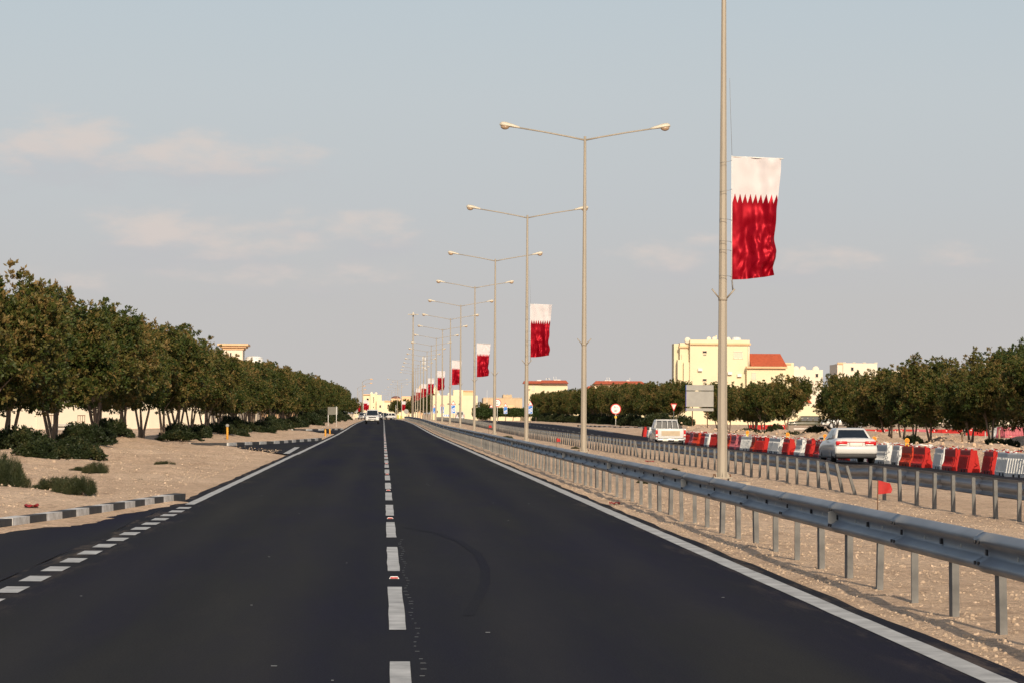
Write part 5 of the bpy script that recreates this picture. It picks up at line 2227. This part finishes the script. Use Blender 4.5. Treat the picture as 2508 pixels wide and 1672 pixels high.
# large cream villa right of the nearest lamp post
V = Far('villa', 'large cream villa with a red tiled roof behind the right trees', 'villa', 1690, 1836, 450)
vx = lambda p: 1640 + p * .1658
vy = lambda p: 810 + p * .1658
V.block('wall', vx(303), vx(1183), vy(140), M['wall_cream'], dep=7)
V.block('cornice', vx(300), vx(1200), vy(186), M['cornice'], vy(214), -.28, .5)
V.block('wall', vx(165), vx(303), vy(183), M['wall_cream'], y0=1.2, dep=3)
V.block('cornice', vx(150), vx(299), vy(232), M['cornice'], vy(258), .95, .5)
V.block('wall', vx(88), vx(190), vy(192), M['wall_cream'], y0=2.4, dep=3.2)
V.block('wall', vx(130), vx(195), vy(432), M['wall_cream'], y0=.9, dep=3.5)
V.block('wall', vx(190), vx(300), vy(350), M['wall_cream'], vy(900), y0=1.0, dep=2.5)
V.block('wall', vx(215), vx(302), vy(470), M['wall_cream'], y0=.4, dep=2.5)
V.block('wall', vx(1130), vx(1700), vy(545), M['wall_cream'], y0=-1.2, dep=9)
V.block('eave', vx(1118), vx(1722), vy(528), M['cornice'], vy(556), -1.7, 1.2)
V.corrugated(vx(1188), vx(1718), vx(1188), vx(1660), vy(527), vy(336), -1.6, 3.4)
V.block('wall', vx(1700), vx(1838), vy(470), M['wall_cream'], y0=0, dep=7)
V.block('cornice', vx(1725), vx(1795), vy(476), M['cornice'], vy(500), -.12, .3)
V.block('cornice', vx(1722), vx(1842), vy(706), M['cornice'], vy(730), -.3, .5)
for (a, b) in ((302, 334), (714, 746)):
    V.window(vx(490), vx(550), vy(a), vy(b))
    V.window(vx(500), vx(542), vy(a + 50), vy(b + 32))
V.window(vx(948), vx(1078), vy(308), vy(412), mt=M['shutter'], frame=M['wall_white'])
V.window(vx(1200), vx(1262), vy(620), vy(720), -1.2, M['shutter'], M['wall_white'])
for (p, q, r) in ((275, 150, .46), (590, 128, .36), (672, 128, .36), (880, 132, .36)):
    V.dish(vx(p), vy(q), r)
for (p, q) in ((420, 560), (860, 610), (1000, 640)):
    V.block('air_conditioner', vx(p), vx(p + 62), vy(q), M['white_metal'], vy(q + 40), -.45, .45)
mb = MB()
mb.tube([(V.X(vx(1165)), -.12, V.Z(vy(225))), (V.X(vx(1165)), -.12, V.Z(vy(540)))], .07, 6)
mb.build('downpipe', M['wall_white'], V.root)
V.tank(vx(1020), vy(108), vy(140), .7, 3.0)
V.block('chimney', vx(700), vx(722), vy(72), M['wall_cream'], vy(140), 2, .4)

H2 = Far('house', 'pale house with small roof domes right of the large villa', 'house', 1945, 2016, 480)
cx5 = lambda p: 1600 + p * .2551
cy5 = lambda p: 800 + p * .2551
H2.block('wall', cx5(1350), cx5(1630), cy5(415), M['wall_white'], dep=10)
H2.block('wall', cx5(1350), cx5(1395), cy5(480), M['wall_white'], y0=-1.5, dep=2)
H2.block('wall', cx5(1270), cx5(1350), cy5(500), M['wall_cream'], y0=-1, dep=6)
H2.block('porch', cx5(1392), cx5(1414), cy5(482), M['wall_grey'], cy5(660), y0=-.4, dep=.6)
for p in (1380, 1445, 1570):
    H2.dish(cx5(p), cy5(412), .55)
H2.window(cx5(1560), cx5(1585), cy5(452), cy5(485))
H2.window(cx5(1460), cx5(1475), cy5(500), cy5(540))
H2.corrugated(cx5(1372), cx5(1500), cx5(1385), cx5(1460), cy5(735), cy5(662), -3.0, 1.5, 14)
H2.block('gate_house', cx5(1376), cx5(1500), cy5(736), M['wall_white'], y0=-2.8, dep=2.5)

H3 = Far('house', 'pale block with crenellated parapet rising behind the right trees', 'house', 2051, 2150, 520)
cx6 = lambda p: 2008 + p * .2551
H3.block('wall', cx6(225), cx6(552), cy5(352), M['wall_white'], dep=10)
H3.block('wall', cx6(172), cx6(225), cy5(362), M['wall_white'], y0=.3, dep=9)
H3.block('cornice', cx6(172), cx6(225), cy5(345), M['cornice'], cy5(362), .1, .4)
for p in (240, 330, 430, 540):
    H3.block('merlon', cx6(p - 14), cx6(p + 14), cy5(344), M['wall_white'], cy5(354), 0, .4)
H3.block('wall', cx6(555), cx6(800), cy5(420), M['wall_white'], y0=2, dep=9)
H3.block('merlon', cx6(770), cx6(802), cy5(408), M['wall_white'], cy5(421), 2, .4)
H3.window(cx6(300), cx6(325), cy5(390), cy5(425))

V2 = Far('villa', 'cream villa with a flat orange tiled roof edge left of the far right trees', 'villa', 1290, 1392, 640)
c4x = lambda p: 1180 + p * .2126
c4y = lambda p: 880 + p * .2126
V2.block('wall', c4x(520), c4x(990), c4y(283), M['wall_cream'], dep=12)
V2.corrugated(c4x(478), c4x(700), c4x(490), c4x(690), c4y(284), c4y(252), -.7, 2.2, 20)
V2.corrugated(c4x(680), c4x(1000), c4x(690), c4x(978), c4y(279), c4y(244), -1.0, 2.2, 26)
V2.block('white_tank', c4x(645), c4x(705), c4y(238), M['white_metal'], c4y(252), 3, 2)
V2.block('white_tank', c4x(835), c4x(920), c4y(232), M['white_metal'], c4y(245), 3, 2)
V2.window(c4x(540), c4x(560), c4y(348), c4y(358))
V2.window(c4x(585), c4x(612), c4y(300), c4y(370), mt=M['shutter'], frame=M['wall_white'])
for p in (840, 868):
    mb = MB()
    mb.tube([(V2.X(c4x(p)), 3, V2.Z(c4y(245))), (V2.X(c4x(p)), 3, V2.Z(c4y(198)))], .05, 5)
    mb.build('mast', M['white_metal'], V2.root)
mb = MB()
mb.tube([(V2.X(c4x(748)), 3, V2.Z(c4y(245))), (V2.X(c4x(756)), 3, V2.Z(c4y(218))), (V2.X(c4x(792)), 3, V2.Z(c4y(220))), (V2.X(c4x(800)), 3, V2.Z(c4y(245)))], .10, 6)
mb.build('roof_frame', M['white_metal'], V2.root)

V3 = Far('villa', 'second orange-roofed villa half hidden by the far right trees', 'villa', 1440, 1580, 600)
V3.block('wall', c4x(1300), c4x(1880), c4y(290), M['wall_cream'], dep=12)
V3.corrugated(c4x(1290), c4x(1900), c4x(1320), c4x(1850), c4y(288), c4y(252), -.8, 2.4, 40)
V3.block('wall', c4x(1225), c4x(1310), c4y(318), M['wall_peach'], y0=1, dep=6)
V3.corrugated(c4x(1215), c4x(1320), c4x(1230), c4x(1310), c4y(345), c4y(312), -.2, 1.6, 8)
for p in (1450, 1490, 1700):
    V3.block('white_tank', c4x(p - 18), c4x(p + 18), c4y(240), M['white_metal'], c4y(254), 3, 2)
for p in (1457, 1483, 1722):
    mb = MB()
    mb.tube([(V3.X(c4x(p)), 3, V3.Z(c4y(250))), (V3.X(c4x(p)), 3, V3.Z(c4y(208)))], .05, 5)
    mb.build('mast', M['white_metal'], V3.root)
for p in (1050, 1115):
    V3.tank(c4x(p), c4y(380), c4y(410), 1.1)

FT = Far('fort', 'distant tan crenellated fort left of the orange-roofed villa', 'fort', 1184, 1284, 1000)
FT.block('wall', c4x(20), c4x(470), c4y(450), M['wall_tan'], dep=14)
for k in range(22):
    p = 26 + k * 20.5
    FT.block('merlon', c4x(p), c4x(p + 10), c4y(440), M['wall_tan'], c4y(451), 0, .6)
FT.block('tower', c4x(250), c4x(352), c4y(412), M['wall_tan'], c4y(455), 1, 8)
for p in (252, 290, 330):
    FT.block('merlon', c4x(p), c4x(p + 16), c4y(405), M['wall_tan'], c4y(413), 1, .6)
FT.window(c4x(88), c4x(104), c4y(525), c4y(552))
FT.block('annex', c4x(180), c4x(370), c4y(528), M['wall_peach'], y0=-6, dep=5)
FT.window(c4x(200), c4x(290), c4y(560), c4y(585), -6, M['shutter'], M['wall_white'])

CH = Far('house', 'large plain cream house behind the third to sixth lamp posts', 'house', 1061, 1171, 780)
c3x = lambda p: 820 + p * .20408
c3y = lambda p: 750 + p * .20408
CH.block('wall', c3x(1180), c3x(1718), c3y(1073), M['wall_cream'], dep=12)
CH.block('wall', c3x(1428), c3x(1545), c3y(1005), M['wall_cream'], c3y(1080), 2, 6)
CH.block('wall', c3x(1540), c3x(1672), c3y(1020), M['wall_peach'], c3y(1080), 2.5, 6)
CH.block('cornice', c3x(1540), c3x(1674), c3y(1012), M['cornice'], c3y(1022), 2.2, 6.4)
CH.window(c3x(1355), c3x(1378), c3y(1168), c3y(1180))
CH.window(c3x(1490), c3x(1510), c3y(1170), c3y(1184))
CH.window(c3x(1230), c3x(1240), c3y(1255), c3y(1285))
CH.dish(c3x(1378), c3y(1062), .8)
CH.dish(c3x(1250), c3y(1066), .7)

YH = Far('house', 'tall yellow house above the oncoming pickup', 'house', 889, 944, 1080)
YH.block('wall', c3x(345), c3x(440), c3y(1062), M['wall_cream'], dep=10)
YH.block('wall', c3x(430), c3x(490), c3y(1052), M['wall_cream'], y0=-.8, dep=10)
YH.block('wall', c3x(490), c3x(565), c3y(1066), M['wall_cream'], y0=.2, dep=10)
YH.block('wall', c3x(505), c3x(600), c3y(1135), M['wall_cream'], y0=-2, dep=8)
YH.block('cornice', c3x(340), c3x(440), c3y(1058), M['cornice'], c3y(1068), -.5, .6)
YH.window(c3x(385), c3x(412), c3y(1108), c3y(1132), 0)
YH.window(c3x(540), c3x(560), c3y(1190), c3y(1218), -2)
for k in range(5):
    YH.window(c3x(464), c3x(474), c3y(1092 + 14 * k), c3y(1102 + 14 * k), -.8)
YH.window(c3x(465), c3x(474), c3y(1208), c3y(1220), -.8)
YH.dish(c3x(445), c3y(1046), .8)
YH.dish(c3x(500), c3y(1050), .8)
YH.block('garden_wall', c3x(240), c3x(620), c3y(1262), M['wall_cream'], y0=-12, dep=.5)

DH = Far('domed_house', 'peach house with a low brown dome in the far distance', 'house', 955, 985, 1120)
DH.block('wall', c3x(590), c3x(1010), c3y(1145), M['wall_cream'], dep=10)
DH.block('cornice', c3x(590), c3x(790), c3y(1136), M['cornice'], c3y(1148), -.4, .6)
DH.block('tower', c3x(678), c3x(792), c3y(1108), M['wall_peach'], c3y(1150), 1, 9)
mb = MB()
mb.ball((DH.X(c3x(736)), 5, DH.Z(c3y(1109))), ((DH.X(c3x(792)) - DH.X(c3x(678))) / 2, 4.2, DH.Z(c3y(1078)) - DH.Z(c3y(1109))), 20, 6, 0, 0, 90)
mb.build('dome', M['dome'], DH.root)
DH.block('wall', c3x(808), c3x(918), c3y(1082), M['wall_peach'], y0=2, dep=8)
for p in (640, 700, 760):
    DH.window(c3x(p), c3x(p + 14), c3y(1180), c3y(1205))
MN = Far('pointed_towers', 'slender tan pointed tower left of the thin mast', 'tower', 1026, 1036, 1000)


def pointed(F, n, top, w, mt):
    mb = MB()
    zt = F.Z(top)
    mb.box((F.X(n), 0, zt * .36), (w, w, zt * .72))
    mb.build('shaft', mt, F.root)
    mb = MB()
    mb.tube([(F.X(n), 0, zt * .72), (F.X(n), 0, zt * .80), (F.X(n), 0, zt)], [w * .62, w * .5, .03], 8)
    mb.build('spire', mt, F.root)


MN.root.name = 'pointed_tower'
pointed(MN, c3x(1030), c3y(935), 2.0, M['wall_peach'])
M2 = Far('pointed_tower', 'slender cream pointed tower right of the thin mast', 'tower', 1062, 1072, 960)
pointed(M2, c3x(1212), c3y(945), 2.4, M['wall_cream'])

# left side: compound wall and villa behind the trees
LV = Far('villa', 'cream villa with a flared cornice tower above the left trees', 'villa', 540, 640, 430)
c2x = lambda p: 400 + p * .2551
c2y = lambda p: 780 + p * .2551
LV.block('tower', c2x(575), c2x(762), c2y(300), M['wall_white'], dep=6)
for k, (ov, a, b) in enumerate(((.15, 285, 305), (.45, 268, 286), (.75, 250, 269))):
    LV.block('cornice', c2x(575), c2x(762), c2y(a), M['cornice'], c2y(b), -ov, 6 + 2 * ov, over=ov)
LV.block('wall', c2x(560), c2x(960), c2y(440), M['wall_white'], y0=1.0, dep=10)
LV.block('cornice', c2x(558), c2x(930), c2y(436), M['cornice'], c2y(462), .6, .6)
LV.tank(c2x(868), c2y(385), c2y(432), 1.2)
LV.window(c2x(640), c2x(655), c2y(335), c2y(372))
LV.window(c2x(830), c2x(860), c2y(500), c2y(540), 1.0)
# dark vent pipe on the tower
CW_ = thing('compound_wall', 'long pale compound wall behind the left tree trunks', 'wall', (-25, 275, gz(-25, 275)))


def wall_run(root, a, b, h, mt, part='wall_panel', t=.3, panel=6.0):
    A, B = Vector((a[0], a[1], 0)), Vector((b[0], b[1], 0))
    L = (B - A).length
    n = max(1, int(L / panel))
    ang = math.atan2(B.y - A.y, B.x - A.x)
    for k in range(n):
        c = A.lerp(B, (k + .5) / n)
        mb = MB()
        mb.box((0, 0, h / 2 - .3), (L / n - .02, t, h + .6))
        mb.box((-L / n / 2, 0, h / 2 - .25), (.35, t + .12, h + .7))
        mb.build(part, mt, root, (c.x - root.location.x, c.y - root.location.y, gz(c.x, c.y) * 0 + 0.0), (0, 0, ang))


wall_run(CW_, (-62, 250), (-16.5, 292), 3.0, M['wall_white'])
wall_run(CW_, (-16.5, 292), (-14.0, 360), 2.2, M['wall_white'])
wall_run(CW_, (-14.0, 360), (-13.0, 520), 2.2, M['wall_peach'])
pb = thing('bench', 'red railed porch steps before the pale left wall', 'porch', (lx(165, 255), 255, gz(-25, 255)))
pb.name = 'porch'
for s in (-1, 1):
    mb = MB()
    for q in range(4):
        mb.box((s * 1.15 + (q - 1.5) * .18, 0, .95), (.04, .05, .7))
    mb.box((s * 1.15, 0, 1.30), (.62, .06, .06))
    mb.build('railing', M['rust'], pb)
for q in range(3):
    mb = MB()
    mb.box((0, -.3 * q + .3, .55 - .17 * q), (3.0, .3, .12))
    mb.build('step', M['kerb_black'] if q % 2 else M['wall_grey'], pb)
# white slatted railing on the wall
wr = thing('railing', 'white slatted railing above the pale left wall', 'railing', (lx(548, 300), 299, 0))
for k in range(22):
    mb = MB()
    mb.box((-.9 + k * .085, 0, 2.05), (.045, .04, .62))
    mb.build('slat', M['white_metal'], wr)
for z in (1.76, 2.34):
    mb = MB()
    mb.box((0, .02, z), (2.0, .05, .06))
    mb.build('rail', M['white_metal'], wr)
wr.location.y = 286

# right compound walls
RW = thing('compound_wall', 'long cream compound wall behind the right trees', 'wall', (38, 440, 0))
wall_run(RW, (22, 648), (50, 648), 2.2, M['wall_cream'])
wall_run(RW, (33, 441), (45, 441), 2.3, M['wall_cream'])
wall_run(RW, (45, 441), (59, 441), 3.5, M['wall_cream'])
wall_run(RW, (59, 470), (72, 470), 3.0, M['wall_cream'])
FW = thing('compound_wall', 'low pale wall in the far right background', 'wall', (90, 560, 0))
wall_run(FW, (72, 560), (130, 540), 2.4, M['wall_white'])
LW = thing('compound_wall', 'low white wall at the far end of the left trees', 'wall', (-8, 800, 0))
wall_run(LW, (-22, 780), (-7.2, 800), 1.3, M['wall_white'])
mb = MB()
rgh = np.random.default_rng(9)
n = 2600
tips = np.stack([rgh.uniform(-6.0, 6.0, n), rgh.uniform(-.8, .8, n), rgh.uniform(.9, 2.2, n)], 1)
he = thing('clipped_hedge', 'long clipped hedge behind the blue countdown signs', 'hedge', (lx(1252, 560), 585, zp(560)))
place('foliage', leaf_cloud('foliage', tips, np.tile(np.array([[0, -.3, .8]]), (n, 1)), rgh.uniform(.1, .5, n), 7, .3, .18, M['leaf_dark'], rgh), he)
mb = MB()
for k in range(9):
    mb.tube([(-5.6 + 1.4 * k, 0, -.2), (-5.5 + 1.4 * k, 0, 1.4)], .07, 5)
o_ = mb.build('stem', M['bark'], he)
o_['kind'] = 'stuff'

# ------------------------------------------------------------------ far masts, lamps and flags
d = 715
hm = thing('floodlight_mast', 'tall mast with a ring of floodlights over the road end', 'mast', (lx(1011.5, d), d, zp(d)))
top = zz(1011.5, 770, d) - zp(d)
mb = MB()
mb.tube([(0, 0, 0), (0, 0, top)], [.26, .13], 12)
mb.build('pole', M['pole'], hm)
mb = MB()
mb.tube([(0, 0, top - .35), (0, 0, top - .15)], .55, 16)
mb.tube([(0, 0, top - .15), (0, 0, top + .35)], [.25, .1], 10)
mb.build('ring', M['lamp_shell'], hm)
for k in range(8):
    a = 2 * math.pi * k / 8 + .2
    mb = MB()
    mb.tube([(.5 * math.cos(a), .5 * math.sin(a), top - .25), (.95 * math.cos(a), .95 * math.sin(a), top - .22)], .03, 4)
    mb.rbox((1.05 * math.cos(a), 1.05 * math.sin(a), top - .22), (.34, .34, .16), .04, 0, 1)
    mb.build('floodlight', M['lamp_shell'], hm)
d = 830
tm = thing('antenna_mast', 'slim mast with a bristling antenna head among the lamp posts', 'mast', (lx(1038, d), d, zp(d)))
top = zz(1038, 872, d) - zp(d)
mb = MB()
mb.tube([(0, 0, 0), (0, 0, top)], [.22, .10], 8)
mb.build('pole', M['pole'], tm)
for k in range(3):
    for j in range(3):
        a = 2 * math.pi * (k / 3) + .4
        mb = MB()
        mb.box((.35 * math.cos(a), .35 * math.sin(a), top - .8 - 1.15 * j), (.22, .22, .85 if j < 2 else .5), 0, a)
        mb.tube([(0, 0, top - .8 - 1.15 * j), (.35 * math.cos(a), .35 * math.sin(a), top - .8 - 1.15 * j)], .03, 4)
        mb.build('antenna', M['white_metal'], tm)
far_l = [(974, 1010), (984, 1090), (978, 1190), (969, 1310), (960, 1450), (951, 1620), (943, 1850)]
for i, (n_, d) in enumerate(far_l):
    lamp_post('%s double lamp from the near end of the row beyond the crossing' % ORD[i], lx(n_, d), d, zp(d) + .1, 'double lamps beyond the crossing', False)
for i, (n_, d) in enumerate(((888, 900), (890, 1020), (876, 1130), (880, 1300))):
    root = thing('single_arm_lamp', '%s single-arm lamp left of the distant yellow house' % ORD[i], 'street lamp', (lx(n_, d), d, zp(d)), 0, 'single-arm lamps beyond the left trees')
    mb = MB()
    mb.tube([(0, 0, 0), (0, 0, 10.6)], [.14, .07], 8)
    mb.build('pole', M['pole'], root)
    mb = MB()
    mb.tube([(0, 0, 10.5), (1.0, 0, 11.1), (2.2, 0, 11.3)], .05, 6)
    mb.build('arm', M['pole'], root)
    mb = MB()
    mb.ball((2.5, 0, 11.3), (.5, .2, .16), 10, 6)
    mb.build('lamp_head', M['cornice'], root)
ff = [(875, 930, 985), (891, 900, 980), (896, 960, 984), (943.5, 1180, 991), (947.5, 1190, 991), (951, 1200, 991), (955, 1130, 990), (985, 960, 983), (998, 1090, 991), (968, 1150, 992)]
for i, (n_, d, pt_) in enumerate(ff):
    z = zp(d)
    top = zz(n_, pt_, d) - z
    root = thing('flagpole', '%s small flag from the left on a pole at the distant crossing' % ORD[i], 'flag', (lx(n_, d), d, z), 0, 'flags at the distant crossing')
    mb = MB()
    mb.tube([(0, 0, 0), (0, 0, top + .2)], .05, 6)
    mb.build('pole', M['white_metal'], root)
    o = place('cloth', FLAGS[i % 4], root, (.06, 0, top), None, (1.0, 1, 1.0))
# octagonal sign backs, white pole and yellow-green boards at the crossing
for i, (n_, d, pc) in enumerate(((996, 800, 1008), (872.5, 800, 1006))):
    root = thing('stop_sign', ['grey back of an octagonal sign right of the centre line end', 'grey back of an octagonal sign at the end of the left trees'][i], 'road sign', (lx(n_, d), d, zp(d)))
    zc = zz(n_, pc, d) - zp(d)
    mb = MB()
    mb.tube([(0, .0, zc), (0, .03, zc)], .62, 8)
    mb.build('plate', M['grey_metal'], root)
    mb = MB()
    mb.tube([(0, -.04, 0), (0, -.04, zc)], .04, 6)
    mb.build('post', M['galv_dull'], root)
for i, (n_, d, h, w) in enumerate(((976, 790, 1.2, .40), (982, 795, 1.05, .2), (985.5, 800, 1.0, .22))):
    root = thing('marker_board', ['wide yellow-green marker board at the crossing', 'narrow yellow-green board right of the wide one', 'rightmost yellow-green board at the crossing'][i], 'marker board', (lx(n_, d), d, zp(d)), 0, 'yellow-green boards')
    mb = MB()
    mb.box((0, 0, h * .62), (w, .05, h * .76))
    mb.build('panel', M['hi_vis'], root)
    mb = MB()
    mb.box((0, .06, h * .2), (.08, .06, h * .4))
    mb.build('leg', M['galv_dull'], root)
for i, (n_, d, pt_) in enumerate(((940.5, 720, 983), (970.5, 760, 993), (1193.5, 700, 957))):
    root = thing('white_pole', ['thin white pole at the end of the centre line', 'thin white pole left of the yellow-green board', 'thin white mast right of the cream house'][i], 'pole', (lx(n_, d), d, zp(d)))
    mb = MB()
    mb.tube([(0, 0, 0), (0, 0, zz(n_, pt_, d) - zp(d))], [.05, .035], 6)
    mb.build('shaft', M['white_metal'], root)
    mb = MB()
    mb.ball((0, 0, zz(n_, pt_, d) - zp(d)), (.08, .08, .08), 8, 5)
    mb.build('finial', M['white_metal'], root)
